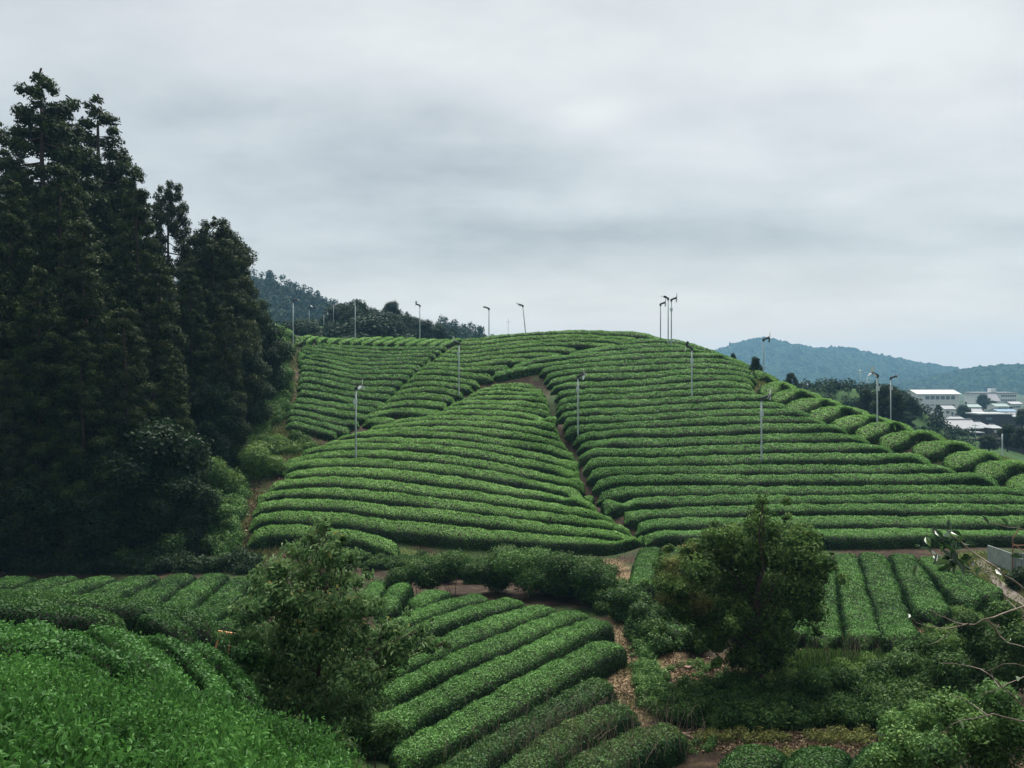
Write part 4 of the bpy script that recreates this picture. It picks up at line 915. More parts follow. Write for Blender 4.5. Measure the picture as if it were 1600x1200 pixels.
ground_cover([(1012, 1050, 16, 50), (1040, 1095, 40, 14), (1005, 990, 20, 30)], 130, .26, .35, .09, MT['fresh'], 'undergrowth', 24, 42, .7)
ground_cover([(780, 884, 170, 7), (650, 880, 40, 10), (930, 895, 30, 10), (560, 880, 60, 10)], 300, .35, .35, .11, MT['bush'], 'undergrowth', 38, 60, .7)
ground_cover([(432, 600, 16, 60), (440, 545, 14, 25), (415, 640, 20, 20)], 190, .75, .8, .20, MT['fresh'], 'undergrowth', 75, 120, .6)
ground_cover([(415, 700, 40, 12), (460, 700, 34, 8), (380, 720, 30, 14), (400, 668, 20, 16)], 190, .6, .5, .18, MT['bamboo'], 'undergrowth', 60, 95, .6)
ground_cover([(362, 800, 14, 50), (350, 850, 24, 22), (376, 760, 10, 25)], 150, .55, .5, .16, MT['fresh'], 'undergrowth', 50, 75, .6)
ground_cover([(190, 886, 200, 8), (40, 886, 60, 8), (380, 885, 30, 8)], 260, .55, .6, .16, MT['broad_dim'], 'undergrowth', 46, 60, .7)
ground_cover([(1160, 1150, 80, 8), (1330, 1150, 70, 8), (1240, 1185, 20, 10)], 90, .22, .12, .07, MT['twiggy'], 'dry_weeds', 18, 34, .4)
def grass_patch(P, rad, n_, size, mat, y0, y1, name='grass', wr=.10):
    Gs = []
    for a, b_ in P:
        c = hit(a, b_, 0.05, y0, y1); k = n_ // len(P); Gs.append(c + rng.normal(0, rad, (k, 2)) * (1, 1))
    G = np.vstack(Gs); z = T(G[:, 0], G[:, 1]); m_ = len(G)
    Pp = np.stack([G[:, 0], G[:, 1], z + size * .35], 1)
    ax = unit(np.stack([rng.normal(0, .35, m_), rng.normal(0, .35, m_), np.ones(m_)], 1)) ; th = rng.uniform(0, 6.28, m_)
    Nn = np.stack([np.cos(th), np.sin(th), 0 * th], 1); c = unit(np.cross(ax, Nn)); s_ = size * rng.uniform(.6, 1.4, m_)[:, None]
    V = np.stack([Pp - ax * s_ * .5 - c * s_ * wr, Pp - ax * s_ * .5 + c * s_ * wr, Pp + c * s_ * wr * .6, Pp + ax * s_ * .5], 1).reshape(-1, 3)
    o_ = link(name, mesh(name, V, np.arange(4 * m_).reshape(-1, 4), mat, rng.random(m_)))
    return tag(o_, kind='stuff')
grass_patch([(975, 960), (1000, 1000), (1000, 1050), (968, 1040), (990, 1095), (1010, 1110), (940, 1120), (1100, 1100)], .45, 2600, .14, MT['grass'], 20, 52)
grass_patch([(1540, 872), (1560, 880), (1580, 900), (1555, 895), (1600, 880), (1530, 868), (1600, 940)], .9, 9000, .16, MT['grass'], 30, 58)
grass_patch([(1260, 1030), (1320, 1025), (1380, 1030), (1430, 1020), (1480, 990), (1520, 960), (1340, 1045), (1400, 1045), (1230, 1045)], .7, 7000, .30, MT['bush'], 25, 45)
grass_patch([(1080, 1140), (1150, 1150), (1240, 1150), (1330, 1150), (1090, 1180)], .9, 900, .10, MT['grass'], 18, 35)
grass_patch([(440, 690), (460, 705), (430, 705), (450, 670), (420, 680), (470, 700), (440, 640), (455, 600), (450, 560), (445, 530)], 1.3, 9000, .35, MT['grass'], 60, 120)
grass_patch([(385, 860), (375, 820), (380, 780), (390, 750), (400, 870), (340, 880)], 1.1, 5000, .28, MT['grass'], 48, 75)
grass_patch([(1545, 705), (1570, 708), (1600, 710), (1530, 700), (1600, 702)], 2.2, 6000, .5, MT['grass'], 70, 110)
grass_patch([(1195, 590), (1188, 600), (1198, 612), (1190, 580)], .9, 2500, .35, MT['grass'], 78, 100)
grass_patch([(620, 868), (660, 875), (720, 875), (800, 875), (870, 880), (930, 880), (560, 870)], 1.0, 5000, .16, MT['bush'], 45, 60)
grass_patch([(1000, 1000), (1200, 1040), (1100, 1060), (1270, 1010), (1350, 1010), (1440, 1000), (1050, 1000), (1160, 1150)], 1.6, 2500, .09, MT['grass'], 22, 45)

MT['litter'] = leaf_mat('fallen_leaves', [(0, (.030, .020, .014)), (.4, (.10, .068, .042)), (.75, (.24, .17, .10)), (1, (.42, .33, .21))], .1, .8, .1)
def leaf_litter(regions, n_, size, y0, y1):
    tot = sum(a[2] * a[3] for a in regions); P = []
    for cx_, cy_, rx, ry in regions:
        k = max(6, int(n_ / 12 * rx * ry / tot)); a = rng.uniform(0, 6.283, k); q_ = np.sqrt(rng.random(k))
        for u, v in zip(cx_ + rx * q_ * np.cos(a), cy_ + ry * q_ * np.sin(a)):
            g_ = hit(u, v, .02, y0, y1); P.append(g_ + rng.normal(0, .28, (12, 2)))
    P = np.vstack(P); P3 = np.column_stack([P, T(P[:, 0], P[:, 1]) + rng.uniform(.01, .07, len(P))])
    V, Q, m_ = leaves(P3, np.tile([0, 0, 1.0], (len(P3), 1)), size, .45, spread=1.1)
    return tag(link('leaf_litter', mesh('leaf_litter', V, Q, MT['litter'], rng.beta(1.6, 2.2, len(P3)))), kind='stuff')
leaf_litter([(1110, 1055, 70, 26), (980, 1040, 16, 90), (955, 890, 25, 16), (1050, 1000, 10, 45), (1340, 1015, 110, 16), (1240, 1160, 180, 16), (1470, 975, 60, 18)], 15000, .11, 20, 56)
leaf_litter([(448, 660, 10, 90), (392, 800, 14, 70)], 5000, .22, 50, 110)
ground_cover([(1090, 1050, 45, 16), (1140, 1062, 30, 10), (985, 1010, 10, 50), (1330, 1012, 90, 8), (1090, 1160, 40, 12)], 60, .20, .14, .07, MT['fresh'], 'weeds', 20, 50, .4)
def stalks(P, rad, n_, hgt, mat, y0, y1, h0):
    G = np.vstack([hit(a, b_, h0, y0, y1) + rng.normal(0, rad, (n_ // len(P), 2)) for a, b_ in P]); q = MB()
    for x, y in G:
        z = float(T(x, y)) + h0 - .25; a = rng.normal(0, .16, 2); hh = hgt * rng.uniform(.5, 1.2)
        q.tube([(x, y, z), (x + a[0] * .4, y + a[1] * .4, z + hh * .5), (x + a[0], y + a[1], z + hh)], [.006, .005, .003], 3)
        if rng.random() < .6: b2 = rng.normal(0, .14, 2); q.tube([(x + a[0] * .4, y + a[1] * .4, z + hh * .5), (x + a[0] * .4 + b2[0], y + b2[1], z + hh * .85)], [.004, .002], 3)
    return tag(q.build('dry_weeds', mat), kind='stuff')
MT['stalk'] = plain('dry_stalks', (.26, .20, .15), .9, var=.3, scale=9)
stalks([(960, 1110), (900, 1140), (850, 1165), (820, 1150), (1000, 1150), (940, 1180), (780, 1160), (1040, 1140), (890, 1190), (870, 1120)], .7, 420, .75, MT['stalk'], 18, 34, .85)
stalks([(1040, 905), (1060, 930), (1030, 950), (1085, 945), (1290, 1035), (1340, 1030)], .6, 160, 1.2, MT['stalk'], 25, 45, .2)

# ------------------------------------------------------------------ frost fans
def fan_pole(px, head_y, base_y, Y, dirx, label, group, blades=2, lean=0.0, box=True, zb=None, r0=.075, whiteb=False, yaw=0.0):
    if Y is None:
        g_ = hit(px, base_y, .55, 52 if base_y > 610 else 78, 150); x, Y = float(g_[0]), float(g_[1])
    else: x = (px - CX) / F * Y
    z0 = float(T(x, Y)) if zb is None else zb
    H = (HY - head_y) / F * Y - z0
    root = empty('fan_pole', (x, Y, z0), label, 'fan pole', group); root.rotation_euler = (0, lean, 0)
    q = MB(); zz = np.array([-.4, H * .5, H - .05]); q.tube(np.stack([0 * zz, 0 * zz, zz], 1), [r0, r0 * .9, r0 * .8], 9); q.build('pole', MT['steel'], root, smooth=True)
    sc = 1.0 if Y < 130 else 1.6
    q = MB(); a0 = np.array([0, 0, H]); a1 = a0 + np.array([dirx * .55, -.25, .18]) * sc
    q.tube([a0 - (0, 0, .22), a0 + (0, 0, .04)], [.12 * sc, .13 * sc], 8); q.tube([a0, a1], [.10 * sc, .13 * sc], 8); q.build('fan_motor', MT['dark_steel'], root)
    ax = unit(np.array([dirx, -.5, -.12])); u = unit(np.cross(ax, (0, 0, 1.0))); v = np.cross(ax, u)
    for k in range(blades):
        th = k * 2 * math.pi / blades + px * .37; d = math.cos(th) * u + math.sin(th) * v; e_ = np.cross(ax, d)
        L_ = .48 * sc; w_ = .10 * sc; tw = ax * .05 * sc; P0 = a1 + d * .05
        t_ = ax * .012
        pr = [P0 - e_ * w_ * .5 - tw, P0 + d * L_ * .6 - e_ * w_ - tw, P0 + d * L_ - e_ * w_ * .6 - tw * .6, P0 + d * L_ + e_ * w_ * .6 + tw * .6, P0 + d * L_ * .6 + e_ * w_ + tw, P0 + e_ * w_ * .5 + tw]
        q = MB(); q.add(np.array([p_ - t_ for p_ in pr] + [p_ + t_ for p_ in pr]), [(0, 1, 4, 5), (1, 2, 3, 4), (11, 10, 7, 6), (10, 9, 8, 7), (0, 6, 7, 1), (1, 7, 8, 2), (2, 8, 9, 3), (3, 9, 10, 4), (4, 10, 11, 5), (5, 11, 6, 0)])
        q.build('fan_blade', MT['white_blade'] if (whiteb or k) else MT['dark_steel'], root)
    q = MB(); q.tube([(.0, -r0 - .02, H - .3), (.02, -r0 - .03, H * .5), (0, -r0 - .02, .4)], [.014, .014, .014], 4); q.build('cable', MT['dark_steel'], root)
    if box:
        q = MB(); q.box((-.16, -.22, H - 1.35), (.10, -.07, H - .95)); q.box((-.05, -.10, H - 1.55), (.05, .10, H - 1.50)); q.build('control_box', MT['steel'], root)
    return root
gP = 'frost fan poles among the tea rows'
fan_pole(556, 606, 716, None, 1, 'fan pole on the left of the rounded middle slope, its head over the hollow field', gP, 3, whiteb=True)
fan_pole(903, 588, 678, None, 1, 'fan pole beside the earth gully between the middle and right slopes', gP, 3, whiteb=True)
fan_pole(717, 536, 622, 91.0, -1, 'fan pole whose head covers the top end of the diagonal path', gP, 2)
fan_pole(1081, 544, 622, None, -1, 'dark-headed fan pole in the upper part of the right slope', gP, 2)
fan_pole(1190, 622, 722, None, 1, 'nearer of two fan poles lined up on the right slope, with lower head', gP, 3)
fan_pole(1193, 530, 598, 88.0, 1, 'taller-looking fan pole rising against the blue mountain from the ridge gap', gP, 2, box=False, r0=.06)
fan_pole(1371, 586, 690, 72.5, -1, 'white-bladed fan pole on the mounded ridge, left of the village', gP, 3, whiteb=True)
fan_pole(1392, 590, 655, 92.0, 1, 'fan pole just right of the white-bladed one, standing behind the ridge', gP, 2, whiteb=True)
fan_pole(458, 470, 560, 108, 1, 'fan pole at the top left path beside the forest', gP, 2, box=False)
fan_pole(555, 474, 522, 124, 0.2, 'fan pole in front of the dark hilltop trees', gP, 2, box=False)
fan_pole(656, 477, 527, 121, -1, 'fan pole behind the crest, right of the dark hilltop trees', gP, 2, box=False)
fan_pole(764, 482, 540, 112.5, -1, 'fan pole on the crest, first left of the leaning one', gP, 2, box=False)
fan_pole(822, 477, 516, 114, -1, 'leaning fan pole on the hill crest, left of the topmost rounded rows', gP, 2, box=False, lean=-.10)
fan_pole(1032, 475, 524, 101, 1, 'left one of the three fan poles clustered on the right crest', gP, 2, box=False)
fan_pole(1044, 466, 530, 98.6, -1, 'middle and tallest of the three clustered fan poles', gP, 2, box=False)
fan_pole(1049, 468, 530, 97.0, 1, 'right one of the three fan poles clustered on the right crest', gP, 2)

# ------------------------------------------------------------------ hills, mountains
def ridge(name, crest, Y0, sig, base, mat, step, rough, seed, drop=0.0, front=2.4, nrow=44):
    r = np.random.default_rng(seed); c = np.array(crest, float)
    cxs = (c[:, 0] - CX) / F * Y0; cz = (HY - c[:, 1]) / F * Y0
    x = np.arange(cxs[0] - sig * 1.2, cxs[-1] + sig * 1.2, step); hz = np.interp(x, cxs, cz, left=base, right=base)
    e0 = smooth01((x - x[0]) / (sig * 1.2)); e1 = smooth01((x[-1] - x) / (sig * 1.2)); hz = base + (np.interp(x, cxs, cz) - base) * e0 * e1
    hz = np.convolve(np.pad(hz, 2, 'edge'), [.1, .2, .4, .2, .1], 'valid')
    t_ = np.linspace(-front, 1.6, nrow); Y = Y0 + sig * t_
    XX, YY = np.meshgrid(x, Y, indexing='ij'); prof = np.exp(-(t_ ** 2))[None]
    gull = 1 + .10 * np.sin(XX / sig * 3.1 + np.sin(YY / sig * 2 + seed)) * (np.abs(t_)[None] > .05) * np.clip(np.abs(t_), 0, 1)[None] + .05 * np.sin(XX / sig * 9 + YY / sig * 6) * np.clip(np.abs(t_), 0, 1)[None]
    hz = hz - drop * e0 * e1
    Z = base - 1.0 + (hz[:, None] - base + 1) * prof * gull
    Z += r.normal(0, rough, Z.shape) * (prof > .03)
    if name == 'mountain': XX = XX + r.normal(0, step * .3, XX.shape)
    V = np.stack([XX, YY, Z], 2).reshape(-1, 3); k = len(Y)
    a, b_ = np.meshgrid(np.arange(len(x) - 1), np.arange(k - 1), indexing='ij'); q0 = (a * k + b_).ravel()
    o_ = link(name, mesh(name, V, np.stack([q0, q0 + k, q0 + k + 1, q0 + 1], 1), mat, smooth=False)); tag(o_, kind='structure')
    def zf(X_, Y_):
        hzz = np.interp(X_, x, hz); tt = (Y_ - Y0) / sig; return base - 1 + (hzz - base + 1) * np.exp(-tt * tt)
    return zf
MT['wood_far'] = noise_mat('far_forest_cover', [(.004, .010, .006), (.016, .034, .016), (.050, .080, .034)], .07, 10, 1.0, 1.0, .12, spec=.03, bdist=6)
MT['hill_green'] = noise_mat('hillside_green', [(.02, .045, .015), (.05, .10, .03)], .12, 7, 1.0, .5, .8, spec=.1)
ridge('mountain', [(560, 600), (700, 592), (850, 585), (980, 575), (1060, 566), (1120, 548), (1150, 537), (1172, 531), (1190, 529), (1215, 535), (1250, 541), (1280, 546.5), (1308, 543), (1340, 552), (1380, 562), (1420, 570), (1470, 582), (1500, 590), (1560, 600), (1700, 604)],
      2300, 420, -24, MT['wood_far'], 4.0, 3.0, 1, nrow=110)
ridge('mountain', [(1380, 606), (1430, 600), (1487, 585), (1510, 579), (1530, 575.5), (1560, 572), (1600, 571), (1700, 568), (1850, 580), (2100, 596)], 1500, 240, -24, MT['wood_far'], 3.5, 2.4, 2, nrow=90)
zf3 = ridge('hill', [(150, 470), (250, 445), (330, 438), (380, 442), (400, 436), (415, 433), (440, 441), (470, 455), (500, 466), (520, 476), (560, 498), (620, 520), (700, 545)], 520, 110, -12, MT['wood_far'], 2.5, .8, 3, drop=6.5)
zf4 = ridge('hill', [(560, 545), (620, 530), (660, 512), (690, 502), (715, 508), (740, 515), (760, 525), (800, 545)], 400, 60, -12, MT['wood_far'], 2.0, .6, 4, drop=5.0)
zf5 = ridge('hill', [(360, 520), (430, 516), (470, 513), (500, 510), (530, 512), (580, 517), (640, 521), (700, 527), (780, 545)], 225, 40, -8, MT['hill_green'], 1.5, .1, 5)
zf6 = ridge('hill', [(1150, 618), (1220, 610), (1270, 606), (1320, 606), (1380, 608), (1410, 625), (1450, 665)], 215, 28, -22, MT['hill_green'], 1.2, .1, 6)

def woodland(name, zf, x0, x1, y0, y1, n_, rad, size, mat, seed, zmin=-100, hgt=1.4, cover=.55, cone=.3):
    r = np.random.default_rng(seed); cl = []
    while len(cl) < n_:
        x = r.uniform(x0, x1); y = r.uniform(y0, y1); z = float(zf(x, y))
        if z < zmin: continue
        rd = rad * r.uniform(.6, 1.3); cl.append((x, y, z + rd * hgt * .6, rd))
        if r.random() < cone: cl.append((x, y, z + rd * hgt * 1.7, rd * .55))
    V, Q, t_ = crown_cloud(cl, cover, size, .7, r, .1, .7, flat=1.1, spread=1.0)
    o_ = link(name, mesh(name, V, Q, mat, t_)); tag(o_, kind='stuff'); return o_
woodland('woodland', zf3, -290, -20, 430, 545, 2600, 3.1, 1.15, MT['far'], 31, zmin=4)
woodland('woodland', zf4, -80, 0, 360, 420, 420, 2.4, .9, MT['far'], 32, zmin=4)
woodland('undergrowth', zf6, 55, 112, 190, 232, 240, 1.5, .55, MT['far'], 33, zmin=-16, cone=0, hgt=.5)
woodland('undergrowth', zf5, -75, -8, 200, 250, 220, 1.3, .55, MT['far'], 34, zmin=4, cone=0, hgt=.4)

gT = 'trees on the knoll behind the upper left field'
for k, px, tp, Y, ws, zb_, lb in [
 (0, 535, 477, 205, 1.1, None, 'dark round tree at the left end of the knoll behind the upper left field'), (0, 560, 472, 200, .8, None, 'dark tree right behind the fan pole in front of the knoll'), (2, 551, 484, 190, .9, None, 'lower dark tree in front at the left end of the knoll'),
 (2, 580, 484, 205, 1.2, None, 'dark tree right of the fan pole on the knoll'), (1, 612, 474, 215, .8, None, 'tallest tree on the knoll, its round head clear of the others'), (1, 596, 490, 195, 1.2, None, 'pale round tree below the tallest one on the knoll'),
 (0, 627, 493, 205, 1.2, None, 'dark spreading tree right of the tallest one on the knoll'), (1, 575, 500, 180, 1.5, None, 'broad pale bush-like tree low on the knoll'), (0, 645, 497, 210, 1.0, None, 'dark tree just left of the second knoll fan pole'),
 (2, 636, 488, 222, .5, None, 'small pointed tree on the knoll skyline'), (1, 662, 503, 205, 1.3, None, 'tree behind the pole at the right part of the knoll'), (0, 685, 508, 215, 1.3, None, 'low tree toward the right end of the knoll'),
 (1, 705, 514, 225, 1.3, None, 'last low tree at the right end of the knoll'), (3, 468, 500, 175, 1.0, None, 'dark bushy tree behind the crest at the left path'), (2, 520, 505, 185, 1.1, None, 'low tree beside the small far tea slope')]:
    x_ = (px - CX) / F * Y; plant('broadleaf_tree', bro[k], px, tp, Y, ws * 1.15, lb, 'tree', gT, rz=px, zbase=float(zf5(x_, Y)) - .3)
# trees down the valley at the right
gV = 'trees among the village houses'
for kit, px, tp, bp, Y, ws, lb in [
 (bro[0], 1385, 603, 662, 150, 1.0, 'big dark tree behind the twin fan poles'), (bro[3], 1352, 607, 655, 158, 1.0, 'dark tree behind the ridge left of the twin fan poles'), (bro[2], 1400, 612, 665, 146, 1.0, 'dark tree at the right side of the tree clump before the village'),
 (bro[1], 1418, 620, 662, 190, 1.1, 'pale willow-like tree left of the white hall'), (bro[1], 1415, 645, 672, 170, 1.6, 'low hedge-like tree under the pale willow-like one'), (ced[3], 1466, 632, 668, 270, 1.3, 'pointed tree in front of the white hall'),
 (bro[0], 1504, 634, 664, 330, 1.0, 'round dark tree right of the white hall'), (ced[2], 1508, 627, 655, 350, 1.0, 'slim conifer above the round dark tree'), (bro[1], 1536, 617, 642, 470, 1.1, 'round tree in front of the long school building'),
 (bro[1], 1572, 632, 648, 430, 1.6, 'low tree under the right end of the school building'), (bro[1], 1552, 627, 645, 440, 1.2, 'small tree between the school and the greenhouses'), (bro[0], 1598, 640, 668, 230, 1.2, 'tree cut by the right edge beside the village'),
 (bro[1], 1575, 664, 704, 165, 1.0, 'pale-topped bushy tree at the right edge behind the fence'), (bro[1], 1596, 670, 706, 160, 1.1, 'bushy tree cut by the right edge behind the fence'), (bro[0], 1545, 680, 705, 160, 1.5, 'dark low tree right of the house with the hipped roof'),
 (bro[2], 1181, 558, 600, 108, .8, 'small dark conifer-like tree on the skyline gap of the ridge'), (bro[2], 1145, 553, 590, 112, .7, 'small dark tree peeping over the skyline left of the ridge gap'), (bro[2], 1235, 583, 612, 150, 1.2, 'hazy tree beyond the upper ridge mounds')]:
    zb_ = (HY - bp) / F * Y
    plant('broadleaf_tree' if kit not in ced else 'cedar_tree', kit, px, tp, Y, ws, lb, 'tree', gV if px > 1300 else None, rz=px, zbase=zb_)

# ------------------------------------------------------------------ village
MT['wall_white'] = noise_mat('pale_render_wall', [(.60, .61, .60), (.72, .72, .70)], .8, 6, .85, .1, 3)
MT['wall_brown'] = noise_mat('brown_board_wall', [(.06, .042, .036), (.11, .08, .065)], 1.5, 6, .85, .2, 5)
MT['wall_dark'] = noise_mat('dark_board_wall', [(.028, .022, .024), (.05, .04, .04)], 1.5, 6, .85, .2, 5)
MT['roof_light'] = noise_mat('light_tile_roof', [(.26, .27, .29), (.36, .36, .37)], 1.2, 6, .6, .2, 6)
MT['roof_white'] = noise_mat('white_sheet_roof', [(.34, .36, .36), (.44, .45, .44)], .5, 6, .5, .1, 4)
MT['roof_grey'] = noise_mat('grey_tile_roof', [(.20, .22, .24), (.32, .33, .34)], 1.2, 6, .6, .2, 6)
MT['roof_blue'] = plain('blue_sheet_roof', (.14, .22, .30), .5)
MT['roof_green'] = plain('pale_green_sheet', (.20, .27, .25), .5)
MT['glass'] = plain('window_glass', (.13, .19, .21), .15)
MT['glass_pale'] = plain('paper_window', (.55, .56, .54), .5)
def house(label, px0, px1, ridge_y, eave_y, base_y, Y, depth, wall, roof, kind='gable', wins=(), over=.4, name='house', cat='house', glass='glass', extra=None, group='village buildings'):
    sc = Y / F; x0, x1 = (px0 - CX) * sc, (px1 - CX) * sc; zb = (HY - base_y) * sc; ze = (HY - eave_y) * sc - zb; zr = (HY - ridge_y) * sc - zb
    cx_ = .5 * (x0 + x1); hw = .5 * (x1 - x0); root = empty(name, (cx_, Y, zb), label, cat, group)
    q = MB(); q.box((-hw, 0, -3.0), (hw, depth, ze))
    if kind == 'gable':
        for sx in (-hw, hw): q.add([(sx, 0, ze), (sx, depth, ze), (sx, depth / 2, zr - .1), (sx, depth / 2, zr - .1)], [(0, 1, 2, 3)])
    q.build('wall', MT[wall], root)
    q = MB(); t_ = .14; o_ = over
    if kind == 'gable':
        sl = (zr - ze) / (depth / 2)
        for s_ in (0, 1):
            ya, yb = (-o_, depth / 2) if s_ == 0 else (depth + o_, depth / 2)
            A = [(-hw - o_, ya, ze - o_ * sl), (hw + o_, ya, ze - o_ * sl), (hw + o_, yb, zr), (-hw - o_, yb, zr)]
            P_ = A + [(a, b_, c + t_) for a, b_, c in A]
            q.add(P_, [(3, 2, 1, 0), (4, 5, 6, 7), (0, 1, 5, 4), (1, 2, 6, 5), (2, 3, 7, 6), (3, 0, 4, 7)])
        q.box((-hw - o_, depth / 2 - .18, zr + t_ - .05), (hw + o_, depth / 2 + .18, zr + t_ + .22))
    elif kind == 'hip':
        hx = hw * .45; A = [(-hw - o_, -o_, ze), (hw + o_, -o_, ze), (hw + o_, depth + o_, ze), (-hw - o_, depth + o_, ze), (-hx, depth / 2, zr), (hx, depth / 2, zr)]
        q.add(A, [(0, 1, 5, 4), (2, 3, 4, 5), (1, 2, 5, 5), (3, 0, 4, 4), (3, 2, 1, 0)])
        q.box((-hx, depth / 2 - .15, zr - .05), (hx, depth / 2 + .15, zr + .2))
    else:
        q.box((-hw - o_, -o_, ze), (hw + o_, depth + o_, max(zr, ze + .3)))
    q.build('roof', MT[roof], root)
    for wx0, wx1, wy0, wy1, n_ in wins:                # pixel rectangles, split into n_ windows
        e_ = np.linspace(wx0, wx1, n_ + 1)
        for k in range(n_):
            a, b_ = (e_[k] - CX) * sc - cx_, (e_[k + 1] - CX) * sc - cx_; g_ = (b_ - a) * .12
            f = MB(); f.box((a + g_, -.07, (HY - wy1) * sc - zb), (b_ - g_, .05, (HY - wy0) * sc - zb)); w_ = f.build('window', MT[glass], root)
    if extra: extra(root, sc, cx_, zb)
    return root
house('long low house with a light grey tiled roof, nearest of the village', 1458, 1523, 657, 667.5, 690, 250, 7, 'wall_brown', 'roof_light', 'gable', [(1466, 1517, 669, 673, 6)], glass='glass_pale', over=.9)
house('lean-to with pale sheet roof in front of the long low house', 1480, 1536, 675.5, 677, 690, 244, 3, 'wall_dark', 'roof_grey', 'flat', [(1484, 1500, 679, 684, 3)])
house('house with grey hipped roof adjoining the long low house', 1524, 1550, 660, 669, 690, 252, 8, 'wall_brown', 'roof_grey', 'hip', [(1540, 1549, 671, 675, 2)], glass='glass_pale')
house('dark brown board house with wide windows right of the hipped roof', 1551, 1566, 664, 669, 688, 248, 6, 'wall_brown', 'roof_grey', 'hip', [(1553, 1563, 672, 676, 2)], glass='glass_pale')
house('dark barn with a thin white-edged roof', 1532, 1581, 646, 648, 664, 300, 9, 'wall_dark', 'roof_white', 'flat', [(1540, 1550, 652, 656, 2)])
house('small brown house with red-brown gable right of the dark barn', 1583, 1598, 645, 651, 664, 300, 7, 'wall_brown', 'roof_grey', 'gable', [(1586, 1590, 654, 657, 1)])
house('large white hall with a light sloping roof and a high window band', 1434, 1499, 609.5, 615.5, 668, 400, 14, 'wall_white', 'roof_white', 'gable', [(1445, 1493, 619, 624, 6), (1445, 1493, 632, 634, 6)], over=.8, name='hall', cat='hall')
def tower(root, sc, cx_, zb):
    q = MB(); q.box(((1550 - CX) * sc - cx_, 1, (HY - 614.5) * sc - zb), ((1558 - CX) * sc - cx_, 5, (HY - 607) * sc - zb)); q.build('stair_tower', MT['wall_white'], root)
house('long white school building with a small rooftop tower', 1523, 1589, 613, 615, 635, 520, 12, 'wall_white', 'roof_light', 'flat', [(1564, 1588, 617, 620, 7), (1564, 1588, 624, 627, 7)], name='school', cat='school', extra=tower)
house('white gabled wing in front of the school building', 1541, 1562, 615, 626, 640, 470, 9, 'wall_white', 'roof_light', 'gable', [(1544, 1559, 629, 632, 3)])
house('small white house left of the white hall, behind the dark clump', 1425, 1441, 638, 642, 656, 300, 6, 'wall_white', 'roof_grey', 'gable', [(1427, 1439, 646, 649, 3)])
house('narrow white house in front of the left part of the hall', 1447, 1456, 636, 640, 668, 290, 6, 'wall_white', 'roof_light', 'flat', [(1449, 1454, 646, 650, 1)])
house('white house below the right part of the hall', 1476, 1492, 634, 639, 656, 320, 6, 'wall_white', 'roof_grey', 'gable', [(1478, 1484, 642, 646, 1), (1486, 1490, 644, 649, 1)])
house('grey gabled roof just above the long low house', 1487, 1516, 651, 659, 672, 275, 7, 'wall_brown', 'roof_grey', 'hip', [(1492, 1500, 661, 663, 1)])
house('small house with grey-blue gable left of the dark barn', 1521, 1537, 639, 645, 658, 330, 7, 'wall_white', 'roof_grey', 'gable', [(1524, 1529, 648, 651, 1), (1531, 1535, 648, 651, 1)])
house('pale green sheet-roofed shed right of the round dark tree', 1513, 1533, 632, 636, 643, 420, 8, 'wall_white', 'roof_green', 'gable', [(1516, 1530, 638, 640, 3)])
house('pale green sheet-roofed shed under the school', 1556, 1577, 631, 635, 642, 420, 8, 'wall_white', 'roof_green', 'gable', [(1559, 1574, 637, 639, 3)])
house('long blue-roofed building above the dark barn', 1560, 1589, 640, 643, 650, 360, 8, 'wall_white', 'roof_blue', 'gable', [(1563, 1586, 645, 647, 4)])
house('grey-roofed house at the right edge beside the school', 1581, 1597, 628, 631, 642, 440, 8, 'wall_white', 'roof_light', 'gable', [(1583, 1595, 634, 637, 3)])
# embankment wall with rail under the village
sc = 200 / F
q = MB(); q.box(((1476 - CX) * sc, 200, (HY - 745) * sc), ((1640 - CX) * sc, 202, (HY - 686) * sc)); ew = q.build('retaining_wall', MT['wall_dark']); tag(ew, 'dark retaining wall below the village houses', 'retaining wall')
fr = empty('fence', ((1545 - CX) * sc, 199, (HY - 686) * sc), 'low dark rail fence along the foot of the village', 'fence'); fz = (HY - 700) * sc - (HY - 686) * sc
for k in range(15):
    q = MB(); xx = (1480 + k * 10 - 1545) * sc; q.box((xx - .07, -.07, fz - 2.0), (xx + .07, .07, .9)); q.build('post', MT['dark_steel'], fr)
for zz_ in (.8, .3):
    q = MB(); q.box((-65 * sc, -.12, zz_ - .05), (80 * sc, -.07, zz_ + .05)); q.build('rail', MT['dark_steel'], fr)
def util_pole(px, ty, by, Y, label, lean=0.0, arms=2):
    x = (px - CX) / F * Y; zb_ = (HY - by) / F * Y; H = (HY - ty) / F * Y - zb_; root = empty('utility_pole', (x, Y, zb_), label, 'utility pole', 'utility poles around the village'); root.rotation_euler = (0, lean, 0)
    r_ = .0004 * Y + .05
    q = MB(); q.tube([(0, 0, -1.5), (0, 0, H / 2), (0, 0, H)], [r_, r_ * .9, r_ * .8], 7); q.build('pole', MT['steel'], root, smooth=True)
    for k in range(arms):
        q = MB(); q.box((-.9, -.06, H - .5 - k * .8), (.9, .06, H - .35 - k * .8)); q.build('crossarm', MT['steel'], root)
